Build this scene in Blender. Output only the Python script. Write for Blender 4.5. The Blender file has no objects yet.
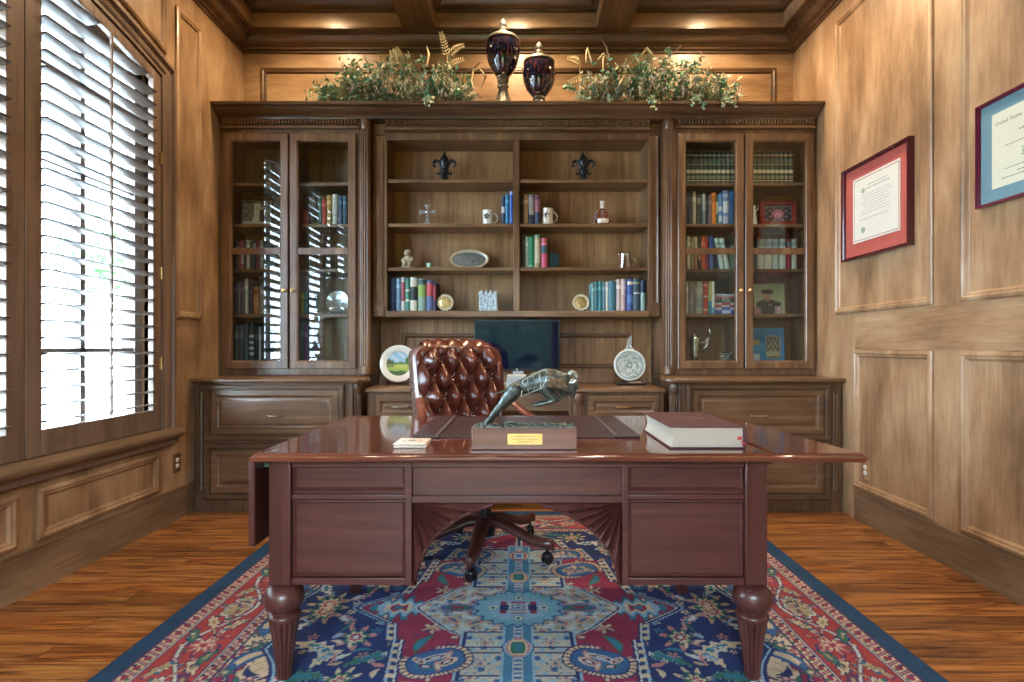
import bpy, bmesh, math, random
import numpy as np
from mathutils import Vector, Matrix, Euler

RND = random.Random(11)
PI = math.pi
F, CX, CY, EYE = 540.0, 521.0, 347.0, 1.1          # focal length in pixels, principal point, eye height


def X_(px, Y): return (px - CX) * Y / F
def Z_(py, Y): return EYE - (py - CY) * Y / F


scene = bpy.context.scene
col = scene.collection
BASE = {}                                             # world position of every object's frame (translation only)

# ------------------------------------------------------------------ materials


def _new(name):
    m = bpy.data.materials.new(name)
    m.use_nodes = True
    nt = m.node_tree
    return m, nt, nt.nodes, nt.links, nt.nodes['Principled BSDF']


def _ramp(N, stops):
    r = N.new('ShaderNodeValToRGB')
    e = r.color_ramp.elements
    while len(e) < len(stops): e.new(0.5)
    for k, (p, c) in enumerate(stops):
        e[k].position = p
        e[k].color = (*c, 1)
    return r


def mat(name, c, rough=.5, metal=0., coat=0., var=.12, scale=40., bump=0., spec=.5, sheen=0.):
    m, nt, N, L, b = _new(name)
    tc = N.new('ShaderNodeTexCoord')
    no = N.new('ShaderNodeTexNoise')
    no.inputs['Scale'].default_value = scale
    no.inputs['Detail'].default_value = 4
    L.new(tc.outputs['Object'], no.inputs['Vector'])
    r = _ramp(N, [(.25, tuple(max(0, x * (1 - var)) for x in c)), (.75, tuple(min(1, x * (1 + var)) for x in c))])
    L.new(no.outputs['Fac'], r.inputs['Fac'])
    L.new(r.outputs['Color'], b.inputs['Base Color'])
    b.inputs['Roughness'].default_value = rough
    b.inputs['Metallic'].default_value = metal
    b.inputs['Coat Weight'].default_value = coat
    b.inputs['Coat Roughness'].default_value = .12
    b.inputs['Specular IOR Level'].default_value = spec
    b.inputs['Sheen Weight'].default_value = sheen
    if bump:
        bp = N.new('ShaderNodeBump')
        bp.inputs['Strength'].default_value = bump
        bp.inputs['Distance'].default_value = .004
        L.new(no.outputs['Fac'], bp.inputs['Height'])
        L.new(bp.outputs['Normal'], b.inputs['Normal'])
    return m


def wood(name, dark, mid, light, axis='Z', rough=.38, coat=.25, grain=1., blotch=.5, crough=.18):
    """stained timber, the grain runs along the axis; large soft blotches from uneven stain"""
    m, nt, N, L, b = _new(name)
    tc = N.new('ShaderNodeTexCoord')
    mp = N.new('ShaderNodeMapping')
    s = [26 * grain] * 3
    s['XYZ'.index(axis)] = 1.6 * grain
    mp.inputs['Scale'].default_value = s
    L.new(tc.outputs['Object'], mp.inputs['Vector'])
    n1 = N.new('ShaderNodeTexNoise')
    n1.inputs['Scale'].default_value = 1.3
    n1.inputs['Detail'].default_value = 7
    n1.inputs['Roughness'].default_value = .62
    n1.inputs['Distortion'].default_value = .35
    L.new(mp.outputs['Vector'], n1.inputs['Vector'])
    mp2 = N.new('ShaderNodeMapping')
    s2 = [5.0] * 3
    s2['XYZ'.index(axis)] = 1.5
    mp2.inputs['Scale'].default_value = s2
    L.new(tc.outputs['Object'], mp2.inputs['Vector'])
    n2 = N.new('ShaderNodeTexNoise')
    n2.inputs['Scale'].default_value = 1.0
    n2.inputs['Detail'].default_value = 4
    n2.inputs['Roughness'].default_value = .6
    L.new(mp2.outputs['Vector'], n2.inputs['Vector'])
    mx = N.new('ShaderNodeMix')
    mx.data_type = 'FLOAT'
    mx.inputs[0].default_value = blotch
    L.new(n1.outputs['Fac'], mx.inputs[2])
    L.new(n2.outputs['Fac'], mx.inputs[3])
    r = _ramp(N, [(.34, dark), (.50, mid), (.66, light)])
    L.new(mx.outputs[0], r.inputs['Fac'])
    L.new(r.outputs['Color'], b.inputs['Base Color'])
    rr = N.new('ShaderNodeMapRange')
    rr.inputs['To Min'].default_value = rough - .06
    rr.inputs['To Max'].default_value = rough + .08
    L.new(n1.outputs['Fac'], rr.inputs['Value'])
    L.new(rr.outputs['Result'], b.inputs['Roughness'])
    b.inputs['Coat Weight'].default_value = coat
    b.inputs['Coat Roughness'].default_value = crough
    bp = N.new('ShaderNodeBump')
    bp.inputs['Strength'].default_value = .12
    bp.inputs['Distance'].default_value = .002
    L.new(n1.outputs['Fac'], bp.inputs['Height'])
    L.new(bp.outputs['Normal'], b.inputs['Normal'])
    return m


def floor_mat():
    m, nt, N, L, b = _new('hickory_planks')
    tc = N.new('ShaderNodeTexCoord')
    br = N.new('ShaderNodeTexBrick')
    br.offset = .37
    br.inputs['Scale'].default_value = 1
    br.inputs['Brick Width'].default_value = 1.25
    br.inputs['Row Height'].default_value = .105
    br.inputs['Mortar Size'].default_value = .0016
    br.inputs['Mortar Smooth'].default_value = .1
    br.inputs['Color1'].default_value = (.0, .0, .0, 1)
    br.inputs['Color2'].default_value = (1, 1, 1, 1)
    br.inputs['Mortar'].default_value = (.3, .3, .3, 1)
    L.new(tc.outputs['Object'], br.inputs['Vector'])
    mp = N.new('ShaderNodeMapping')
    mp.inputs['Scale'].default_value = (2.3, 32, 1)
    sep = N.new('ShaderNodeVectorMath')
    sep.operation = 'MULTIPLY_ADD'
    sep.inputs[1].default_value = (7, 0, 9)
    L.new(br.outputs['Color'], sep.inputs[0])
    L.new(tc.outputs['Object'], sep.inputs[2])
    L.new(sep.outputs[0], mp.inputs['Vector'])
    n1 = N.new('ShaderNodeTexNoise')
    n1.inputs['Scale'].default_value = 1.2
    n1.inputs['Detail'].default_value = 8
    n1.inputs['Roughness'].default_value = .66
    n1.inputs['Distortion'].default_value = .9
    L.new(mp.outputs['Vector'], n1.inputs['Vector'])
    r = _ramp(N, [(.30, (.035, .011, .005)), (.44, (.19, .067, .018)), (.56, (.36, .15, .042)), (.72, (.50, .245, .08))])
    L.new(n1.outputs['Fac'], r.inputs['Fac'])
    tint = N.new('ShaderNodeMix')
    tint.data_type = 'RGBA'
    tint.blend_type = 'MULTIPLY'
    tint.inputs[0].default_value = 1
    rt = _ramp(N, [(0, (.58, .52, .48)), (.5, (1, 1, 1)), (1, (1.0, .84, .68))])
    L.new(br.outputs['Color'], rt.inputs['Fac'])
    L.new(r.outputs['Color'], tint.inputs[6])
    L.new(rt.outputs['Color'], tint.inputs[7])
    gap = N.new('ShaderNodeMix')
    gap.data_type = 'RGBA'
    L.new(br.outputs['Fac'], gap.inputs[0])
    L.new(tint.outputs[2], gap.inputs[6])
    gap.inputs[7].default_value = (.03, .012, .006, 1)
    L.new(gap.outputs[2], b.inputs['Base Color'])
    b.inputs['Roughness'].default_value = .36
    b.inputs['Coat Weight'].default_value = .15
    bp = N.new('ShaderNodeBump')
    bp.inputs['Strength'].default_value = .15
    bp.inputs['Distance'].default_value = .003
    L.new(n1.outputs['Fac'], bp.inputs['Height'])
    L.new(bp.outputs['Normal'], b.inputs['Normal'])
    return m


def glass_mat(name, tint=(.93, .97, .97), ior=1.7):
    """a thin clear pane: passes light straight on and mirrors by Fresnel"""
    m, nt, N, L, b = _new(name)
    N.remove(b)
    out = [n for n in N if n.type == 'OUTPUT_MATERIAL'][0]
    t = N.new('ShaderNodeBsdfTransparent')
    t.inputs['Color'].default_value = (*tint, 1)
    g = N.new('ShaderNodeBsdfGlossy')
    g.inputs['Roughness'].default_value = .0
    f = N.new('ShaderNodeFresnel')
    f.inputs['IOR'].default_value = ior
    mx = N.new('ShaderNodeMixShader')
    ge = N.new('ShaderNodeNewGeometry')          # the far face of the sheet adds no second mirror
    iv = N.new('ShaderNodeMath'); iv.operation = 'SUBTRACT'; iv.inputs[0].default_value = 1
    ml = N.new('ShaderNodeMath'); ml.operation = 'MULTIPLY'
    L.new(ge.outputs['Backfacing'], iv.inputs[1])
    L.new(iv.outputs[0], ml.inputs[0])
    L.new(f.outputs[0], ml.inputs[1])
    L.new(ml.outputs[0], mx.inputs[0])
    L.new(t.outputs[0], mx.inputs[1])
    L.new(g.outputs[0], mx.inputs[2])
    L.new(mx.outputs[0], out.inputs['Surface'])
    return m


def paint_mat(name, rough=.6, coat=0., bumpy=0.):
    """colours woven or printed into the surface, read from its colour attribute"""
    m, nt, N, L, b = _new(name)
    a = N.new('ShaderNodeVertexColor')
    a.layer_name = 'dye'
    tc = N.new('ShaderNodeTexCoord')
    no = N.new('ShaderNodeTexNoise')
    no.inputs['Scale'].default_value = 260
    L.new(tc.outputs['Object'], no.inputs['Vector'])
    r = _ramp(N, [(.3, (.84, .84, .84)), (.7, (1, 1, 1))])
    L.new(no.outputs['Fac'], r.inputs['Fac'])
    mx = N.new('ShaderNodeMix')
    mx.data_type = 'RGBA'
    mx.blend_type = 'MULTIPLY'
    mx.inputs[0].default_value = 1
    L.new(a.outputs['Color'], mx.inputs[6])
    L.new(r.outputs['Color'], mx.inputs[7])
    L.new(mx.outputs[2], b.inputs['Base Color'])
    b.inputs['Roughness'].default_value = rough
    b.inputs['Coat Weight'].default_value = coat
    if bumpy:
        bp = N.new('ShaderNodeBump')
        bp.inputs['Strength'].default_value = bumpy
        bp.inputs['Distance'].default_value = .003
        L.new(no.outputs['Fac'], bp.inputs['Height'])
        L.new(bp.outputs['Normal'], b.inputs['Normal'])
    return m


# ------------------------------------------------------------------ mesh builder


class MB:
    def __init__(self):
        self.v, self.f, self.mi, self.m = [], [], [], 0

    def add(self, vs, fs):
        b = len(self.v)
        self.v.extend(tuple(p) for p in vs)
        self.f.extend(tuple(b + i for i in q) for q in fs)
        self.mi.extend([self.m] * len(fs))
        return b

    def box(self, x0, x1, y0, y1, z0, z1):
        if x0 > x1: x0, x1 = x1, x0
        if y0 > y1: y0, y1 = y1, y0
        if z0 > z1: z0, z1 = z1, z0
        self.add([(x0, y0, z0), (x1, y0, z0), (x1, y1, z0), (x0, y1, z0), (x0, y0, z1), (x1, y0, z1), (x1, y1, z1), (x0, y1, z1)],
                 [(0, 3, 2, 1), (4, 5, 6, 7), (0, 1, 5, 4), (1, 2, 6, 5), (2, 3, 7, 6), (3, 0, 4, 7)])
        return self

    def prism(self, pts, to3, h0, h1):
        n = len(pts)
        vs = [to3(a, b, h0) for a, b in pts] + [to3(a, b, h1) for a, b in pts]
        fs = [tuple(range(n - 1, -1, -1)), tuple(range(n, 2 * n))] + [(i, (i + 1) % n, n + (i + 1) % n, n + i) for i in range(n)]
        self.add(vs, fs)
        return self

    def lathe(self, prof, c=(0, 0, 0), n=28, mod=None, frame=None, caps=True):
        """prof: (radius, height); frame: Matrix that turns local z into any axis; mod(angle, height) scales the radius"""
        vs, fs = [], []
        for r, z in prof:
            for k in range(n):
                t = 2 * PI * k / n
                q = r * (mod(t, z) if mod else 1)
                p = Vector((q * math.cos(t), q * math.sin(t), z))
                if frame is not None: p = frame @ p
                vs.append((p.x + c[0], p.y + c[1], p.z + c[2]))
        for i in range(len(prof) - 1):
            for k in range(n):
                a, b2 = i * n + k, i * n + (k + 1) % n
                fs.append((a, b2, b2 + n, a + n))
        if caps:
            fs.append(tuple(range(n - 1, -1, -1)))
            fs.append(tuple(range((len(prof) - 1) * n, len(prof) * n)))
        self.add(vs, fs)
        return self

    def tube(self, pts, r, n=8, sx=1., up=None):
        """round bar through pts, r one radius or one per point, sx flattens it across up"""
        pts = [Vector(p) for p in pts]
        rs = r if isinstance(r, (list, tuple)) else [r] * len(pts)
        vs, fs = [], []
        ref = Vector(up) if up else Vector((0, 0, 1))
        for i, p in enumerate(pts):
            d = (pts[min(i + 1, len(pts) - 1)] - pts[max(i - 1, 0)]).normalized()
            u = ref if abs(d.dot(ref)) < .98 else Vector((1, 0, 0))
            a = d.cross(u).normalized()
            b = a.cross(d).normalized()
            for k in range(n):
                t = 2 * PI * k / n
                vs.append(p + a * (math.cos(t) * rs[i]) + b * (math.sin(t) * rs[i] * sx))
        for i in range(len(pts) - 1):
            for k in range(n):
                a, b = i * n + k, i * n + (k + 1) % n
                fs.append((a, b, b + n, a + n))
        fs.append(tuple(range(n - 1, -1, -1)))
        fs.append(tuple(range((len(pts) - 1) * n, len(pts) * n)))
        self.add(vs, fs)
        return self

    def ball(self, c, r, n=12, m=8, rot=None):
        rx, ry, rz = r if isinstance(r, (tuple, list)) else (r, r, r)
        vs, fs = [], []
        for i in range(m + 1):
            ph = PI * i / m
            s, z = max(math.sin(ph), 1e-3), math.cos(ph)
            for k in range(n):
                t = 2 * PI * k / n
                p = Vector((rx * s * math.cos(t), ry * s * math.sin(t), rz * z))
                if rot is not None: p = rot @ p
                vs.append((p.x + c[0], p.y + c[1], p.z + c[2]))
        for i in range(m):
            for k in range(n):
                a, b = i * n + k, i * n + (k + 1) % n
                fs.append((a, a + n, b + n, b))
        fs.append(tuple(range(n)))
        fs.append(tuple(range((m + 1) * n - 1, m * n - 1, -1)))
        self.add(vs, fs)
        return self

    def grid(self, fn, nu, nv):
        vs = [fn(i / nu, j / nv) for j in range(nv + 1) for i in range(nu + 1)]
        w = nu + 1
        self.add(vs, [(j * w + i, j * w + i + 1, (j + 1) * w + i + 1, (j + 1) * w + i) for j in range(nv) for i in range(nu)])
        return self

    def sweep(self, pts, prof, to3, closed=True, fill=False):
        """profile (inset, height) run round a polygon with mitred corners; inset is to the polygon's left"""
        n = len(pts)
        rings = []
        for d, h in prof:
            rings.append([to3(a, b, h) for a, b in offset(pts, d, closed)])
        vs = [p for r in rings for p in r]
        fs = []
        for i in range(len(prof) - 1):
            for k in range(n if closed else n - 1):
                a, b = i * n + k, i * n + (k + 1) % n
                fs.append((a, b, b + n, a + n))
        if fill: fs.append(tuple(range((len(prof) - 1) * n, len(prof) * n)))
        self.add(vs, fs)
        return self

    def xf(self, M, start=0):
        for i in range(start, len(self.v)):
            self.v[i] = tuple(M @ Vector(self.v[i]))
        return self

    def build(self, name, mats, org=(0, 0, 0), smooth=True, bevel=0., seg=2, angle=35, fix=True):
        me = bpy.data.meshes.new(name)
        ox, oy, oz = org
        me.from_pydata([(a - ox, b - oy, c - oz) for a, b, c in self.v], [], self.f)
        if not isinstance(mats, (list, tuple)): mats = [mats]
        for x in mats: me.materials.append(x)
        if len(mats) > 1: me.polygons.foreach_set('material_index', self.mi)
        if fix:
            bm = bmesh.new()
            bm.from_mesh(me)
            bmesh.ops.recalc_face_normals(bm, faces=bm.faces)
            bm.to_mesh(me)
            bm.free()
        if smooth:
            me.polygons.foreach_set('use_smooth', [True] * len(me.polygons))
            me.set_sharp_from_angle(angle=math.radians(angle))
        me.update()
        o = bpy.data.objects.new(name, me)
        col.objects.link(o)
        if bevel:
            b = o.modifiers.new('edge', 'BEVEL')
            b.width, b.segments, b.limit_method = bevel, seg, 'ANGLE'
            b.angle_limit = math.radians(40)
        return o


def offset(pts, d, closed=True):
    n = len(pts)
    out = []
    for i in range(n):
        p = Vector(pts[i])
        e0 = (p - Vector(pts[i - 1])) if (closed or i > 0) else None
        e1 = (Vector(pts[(i + 1) % n]) - p) if (closed or i < n - 1) else None
        if e0 is None: e0 = e1
        if e1 is None: e1 = e0
        n0, n1 = Vector((-e0.y, e0.x)).normalized(), Vector((-e1.y, e1.x)).normalized()
        b = n0 + n1
        k = 2 / max(b.length_squared, .2)
        out.append((p.x + b.x * d * k, p.y + b.y * d * k))
    return out


def rect(a0, a1, b0, b1): return [(a0, b0), (a1, b0), (a1, b1), (a0, b1)]


# planes: (a, b, height off the plane) -> world
def front(Y): return lambda a, b, h: (a, Y - h, b)          # faces the camera
def side_r(X): return lambda a, b, h: (X - h, a, b)         # right wall, faces -x
def side_l(X): return lambda a, b, h: (X + h, a, b)
def flat(Z): return lambda a, b, h: (a, b, Z + h)


def tag(o, label=None, cat=None, group=None, kind=None):
    if label: o['label'] = label
    if cat: o['category'] = cat
    if group: o['group'] = group
    if kind: o['kind'] = kind
    return o


def thing(name, label, cat, loc=(0, 0, 0), rz=0, group=None):
    o = bpy.data.objects.new(name, None)
    o.empty_display_size = .05
    col.objects.link(o)
    o.location = loc
    o.rotation_euler = (0, 0, rz)
    BASE[o.name] = tuple(loc)
    return tag(o, label, cat, group)


def part(name, mb, m, parent, local=False, label=None, **kw):
    b = (0, 0, 0) if local else BASE[parent.name]
    o = mb.build(name, m, b, **kw)
    o.parent = parent
    BASE[o.name] = b
    if label: o['label'] = label
    return o


def solo(name, mb, m, label, cat, loc=(0, 0, 0), group=None, **kw):
    o = mb.build(name, m, loc, **kw)
    o.location = loc
    BASE[o.name] = tuple(loc)
    return tag(o, label, cat, group)


def struct(name, mb, m, parent=None, **kw):
    o = mb.build(name, m, (0, 0, 0), **kw)
    BASE[o.name] = (0, 0, 0)
    if parent is not None: o.parent = parent
    else: o['kind'] = 'structure'
    return o


def remesh(o, size, smooth=4):
    r = o.modifiers.new('flesh', 'REMESH')
    r.mode, r.voxel_size, r.use_smooth_shade = 'VOXEL', size, True
    if smooth:
        s = o.modifiers.new('soft', 'SMOOTH')
        s.iterations, s.factor = smooth, .5
    return o


def dye(o, colours, domain='POINT'):
    a = o.data.color_attributes.new('dye', 'FLOAT_COLOR', domain)
    a.data.foreach_set('color', np.asarray(colours, dtype=np.float32).ravel())


def text_mesh(name, body, size, m, parent, M, align='CENTER'):
    """raised lettering as a mesh, M places it in the world"""
    cu = bpy.data.curves.new(name, 'FONT')
    cu.body, cu.size, cu.align_x, cu.align_y, cu.extrude = body, size, align, 'CENTER', .0004
    cu.resolution_u = 2
    t = bpy.data.objects.new(name, cu)
    col.objects.link(t)
    dg = bpy.context.evaluated_depsgraph_get()
    me = bpy.data.meshes.new_from_object(t.evaluated_get(dg))
    bpy.data.objects.remove(t)
    bpy.data.curves.remove(cu)
    b = BASE[parent.name]
    me.transform(Matrix.Translation((-b[0], -b[1], -b[2])) @ M)
    me.materials.clear()
    me.materials.append(m)
    o = bpy.data.objects.new(name, me)
    col.objects.link(o)
    o.parent = parent
    BASE[o.name] = b
    return o
# ------------------------------------------------------------------ palette
W_WALL = wood('wall_panelling_stain', (.16, .092, .045), (.345, .208, .112), (.50, .35, .21), 'Z', .36, .25, 2.1, .76)
W_WALLH = wood('wall_rail_stain', (.16, .092, .045), (.345, .208, .112), (.50, .35, .21), 'Y', .36, .25, 2.1, .76)
W_WALLX = wood('wall_stain_crosswise', (.16, .092, .045), (.345, .208, .112), (.50, .35, .21), 'X', .36, .25, 2.1, .76)
W_CAB = wood('bookcase_stain', (.068, .036, .017), (.162, .084, .040), (.27, .165, .083), 'Z', .33, .3)
W_CABX = wood('bookcase_stain_crosswise', (.068, .036, .017), (.162, .084, .040), (.27, .165, .083), 'X', .33, .3)
W_BACK = wood('bookcase_back_stain', (.145, .072, .029), (.31, .166, .074), (.47, .285, .14), 'Z', .42, .1)
W_DARK = wood('moulding_stain', (.042, .021, .011), (.098, .052, .025), (.19, .108, .055), 'X', .33, .3)
W_DARKZ = wood('moulding_stain_upright', (.042, .021, .011), (.098, .052, .025), (.19, .108, .055), 'Z', .33, .3)
W_DARKY = wood('moulding_stain_lengthwise', (.042, .021, .011), (.098, .052, .025), (.19, .108, .055), 'Y', .33, .3)
W_SHUT = wood('shutter_stain', (.12, .075, .052), (.19, .125, .09), (.26, .18, .13), 'Z', .36, .2)
W_LOUV = wood('louver_stain', (.07, .052, .043), (.11, .085, .07), (.155, .125, .105), 'Y', .34, .2)
W_MAH = wood('mahogany', (.045, .014, .012), (.075, .023, .019), (.105, .034, .027), 'X', .40, .12, blotch=.35)
W_MAHZ = wood('mahogany_upright', (.042, .013, .011), (.07, .0215, .018), (.10, .032, .026), 'Z', .36, .25, blotch=.35)
W_MAHT = wood('mahogany_top', (.085, .023, .013), (.14, .042, .023), (.20, .068, .038), 'X', .16, .7, blotch=.35, crough=.06)
W_BASE = wood('baseboard_stain', (.10, .06, .034), (.19, .122, .07), (.29, .195, .12), 'Y', .36, .25, 1.9, .6)
FLOOR = floor_mat()
GLASS = glass_mat('cabinet_glass')
WINGLASS = glass_mat('window_glass', (.95, .98, 1), 1.45)
BRASS = mat('aged_brass', (.62, .44, .20), .3, 1)
NICKEL = mat('brushed_nickel', (.66, .60, .50), .28, 1)
BLACK = mat('black_paint', (.012, .012, .014), .3)
IRON = mat('black_iron', (.012, .014, .02), .28, .3)
WHITE = mat('white_plastic', (.78, .77, .74), .35, var=.03)
PAPER = mat('cream_paper', (.80, .74, .60), .7, var=.05)
PAGES = mat('page_edges', (.62, .58, .47), .75, var=.12, scale=300)

XL, XR, YB, YR, ZC = -2.195, 2.15, 4.27, -1.7, 3.80
YC, ARCR, ARCZ = 1.935, 4.95, -2.007                  # window arch


def zarch(y, d=0.): return ARCZ + math.sqrt((ARCR + d) ** 2 - (y - YC) ** 2)


def arch_pts(y0, y1, d=0., n=20): return [(y0 + (y1 - y0) * k / n, zarch(y0 + (y1 - y0) * k / n, d)) for k in range(n + 1)]


BEAD = [(-.004, 0), (-.004, .010), (.004, .016), (.014, .018), (.022, .012), (.030, .012), (.036, .004), (.042, 0)]


def build_room():
    mb = MB(); mb.box(XL - .2, XR + .2, YR - 2.0, YB + .2, -.05, 0)
    struct('floor', mb, FLOOR)
    # back wall with a frieze panel showing above the bookcase
    mb = MB(); mb.box(XL - .2, XR + .2, YB, YB + .12, 0, ZC)
    w = struct('wall_back', mb, W_WALLX)
    mb = MB()
    mb.sweep(rect(-2.05, 2.01, 2.86, 3.30), BEAD, front(YB))
    struct('panel_moulding', mb, W_DARK, w)
    # right wall: two tiers of framed panels
    mb = MB(); mb.box(XR, XR + .12, YR, YB + .12, 0, ZC)
    w = struct('wall_right', mb, W_WALL)
    for (y0, y1) in ((2.815, 3.68), (1.80, 2.63), (.75, 1.62)):
        for (z0, z1, yy1) in ((1.325, 3.305, y1), (.205, 1.075, y1 if y1 < 3 else 3.475)):
            mb = MB(); mb.sweep(rect(y0, yy1, z0, z1), BEAD, side_r(XR))
            struct('panel_moulding', mb, W_WALL, w)
    mb = MB(); mb.box(XR - .004, XR, YR, 3.47, 1.085, 1.315)
    struct('chair_rail', mb, W_WALLH, w)
    mb = MB(); mb.box(XR - .016, XR, YR, 3.46, 0, .18); mb.box(XR - .022, XR, YR, 3.46, .18, .192)
    struct('baseboard_right', mb, W_BASE)
    # left wall with the arched window opening
    y0, y1, z0 = .58, 3.29, .60
    mb = MB()
    T = lambda a, b, h: (XL - h, a, b)
    mb.prism(rect(YR, y0, 0, ZC), T, 0, .17)
    mb.prism(rect(y1, YB + .12, 0, ZC), T, 0, .17)
    mb.prism(rect(y0, y1, 0, z0), T, 0, .17)
    ap = arch_pts(y0, y1)
    for a, b in zip(ap[:-1], ap[1:]):
        mb.prism([a, b, (b[0], ZC), (a[0], ZC)], T, 0, .17)
    w = struct('wall_left', mb, W_WALL)
    for r_ in (rect(2.45, 3.26, .228, .452), rect(1.53, 2.34, .228, .452), rect(.61, 1.42, .228, .452), rect(3.43, 3.69, 1.29, 3.265)):
        mb = MB(); mb.sweep(r_, BEAD, side_l(XL))
        struct('panel_moulding', mb, W_WALL, w)
    for s in (1, -1):                              # spandrels over the arch
        pts = [(YC + s * (y - YC), z) for y, z in arch_pts(2.02, 3.33, .16, 10)] + [(YC + s * 1.395, 3.265), (YC + s * .085, 3.265)]
        if s < 0: pts.reverse()
        mb = MB(); mb.sweep(pts, BEAD, side_l(XL))
        struct('panel_moulding', mb, W_WALL, w)
    mb = MB(); mb.box(XL, XL + .012, YR, 3.61, 0, .195); mb.box(XL, XL + .018, YR, 3.61, .195, .207)
    struct('baseboard_left', mb, W_BASE)
    # casing, sill and apron of the window
    loop = [(y0, z0), (y1, z0)] + list(reversed(arch_pts(y0, y1)))
    CAS = [(.0, -.10), (.0, .012), (-.02, .012), (-.03, .02), (-.055, .022), (-.065, .014), (-.080, .014), (-.086, .030), (-.102, .030), (-.106, 0)]
    mb = MB(); mb.sweep(loop, CAS, side_l(XL))
    win = struct('window_1', mb, W_SHUT)
    mb = MB()
    SIL = [(0, .0), (.01, .05), (.02, .062), (.035, .066), (.05, .06), (.058, .05), (.066, .03), (.09, .028), (.10, .018), (.112, .0)]
    pts = [(XL + h, .598 - d) for d, h in SIL] + [(XL - .1, .486), (XL - .1, .600)]
    mb.prism(pts, lambda a, b, h: (a, h, b), 0.46, 3.425)
    struct('window_sill', mb, W_BASE, win, angle=50)
    # sash frame and muntins beyond the shutters
    mb = MB()
    xs0, xs1 = XL - .165, XL - .115
    for (a, b) in ((y0, y0 + .06), (y1 - .06, y1), (2.36, 2.45), (1.42, 1.51)): mb.box(xs0, xs1, a, b, z0, zarch((a + b) / 2) + .0)
    mb.box(xs0, xs1, y0, y1, z0, z0 + .07)
    for yc_ in (YC + .925, YC, YC - .925): mb.box(xs0 + .01, xs1 - .01, yc_ - .016, yc_ + .016, z0, zarch(yc_))
    for z in (1.08, 1.55, 2.02, 2.49): mb.box(xs0 + .01, xs1 - .01, y0, y1, z - .014, z + .014)
    for a, b in zip(ap[:-1], ap[1:]): mb.prism([a, b, (b[0], b[1] - .06), (a[0], a[1] - .06)], T, .115, .165)
    struct('window_frame', mb, mat('sash_paint', (.22, .20, .19), .4), win)
    mb = MB()
    mb.prism(loop, T, .138, .142)
    struct('window_pane', mb, WINGLASS, win, smooth=False)
    # unseen rear wall, its opening placed and sized to let sky in as fill light
    mb = MB()
    mb.box(XL - .2, -1.2, YR - .12, YR, 0, ZC); mb.box(.55, XR + .2, YR - .12, YR, 0, ZC); mb.box(-1.2, .55, YR - .12, YR, 2.4, ZC)
    struct('wall_rear', mb, W_WALLX)
    # ceiling: slab, perimeter crown, beams and coffer mouldings
    mb = MB(); mb.box(XL - .2, XR + .2, YR - .12, YB + .12, ZC, ZC + .1)
    struct('ceiling', mb, W_WALLX)
    crown = [(0, 3.42), (.012, 3.42), (.014, 3.437), (.028, 3.44), (.034, 3.455), (.05, 3.462), (.072, 3.482), (.088, 3.508), (.092, 3.52), (.108, 3.522), (.110, 3.535), (.145, 3.535), (.145, 3.80)]
    room = [(XL, YR), (XR, YR), (XR, YB), (XL, YB)]
    mb = MB()
    # only the three sides one sees, each its own run with mitred ends
    mb.sweep(room, crown, lambda a, b, h: (a, b, h))
    struct('trim_1', mb, W_DARK)
    xb = [(-.905, -.655), (.58, .83)]
    yb = [(2.25, 2.50), (.45, .70)]
    for a, b in xb:
        mb = MB(); mb.box(a, b, YR + .145, YB - .145, 3.535, ZC); mb.box(a + .03, b - .03, YR + .145, YB - .145, 3.527, 3.536)
        struct('ceiling_beam', mb, W_DARKY)['kind'] = 'structure'
    cofx = [(XL + .145, xb[0][0]), (xb[0][1], xb[1][0]), (xb[1][1], XR - .145)]
    for a, b in yb:
        for c0, c1 in cofx:
            mb = MB(); mb.box(c0, c1, a, b, 3.535, ZC)
            struct('ceiling_beam', mb, W_DARK)['kind'] = 'structure'
    cofy = [(2.50, YB - .145), (.70, 2.25), (YR + .145, .45)]
    inner = [(0, 3.655), (.014, 3.655), (.016, 3.672), (.03, 3.676), (.05, 3.70), (.07, 3.735), (.085, 3.75), (.088, 3.765), (.105, 3.768), (.105, 3.80)]
    for i, (a, b) in enumerate(cofx):
        for (c, d) in cofy:
            mb = MB(); mb.sweep(rect(a, b, c, d), inner, lambda p, q, h: (p, q, h))
            struct('coffer_moulding', mb, W_DARK)['kind'] = 'structure'
            mb = MB(); mb.sweep(rect(a, b, c, d), [(0, 3.545), (.004, 3.545), (.004, 3.65), (0, 3.65)], lambda p, q, h: (p, q, h))
            struct('coffer_lining', mb, W_WALLX)['kind'] = 'structure'


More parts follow.
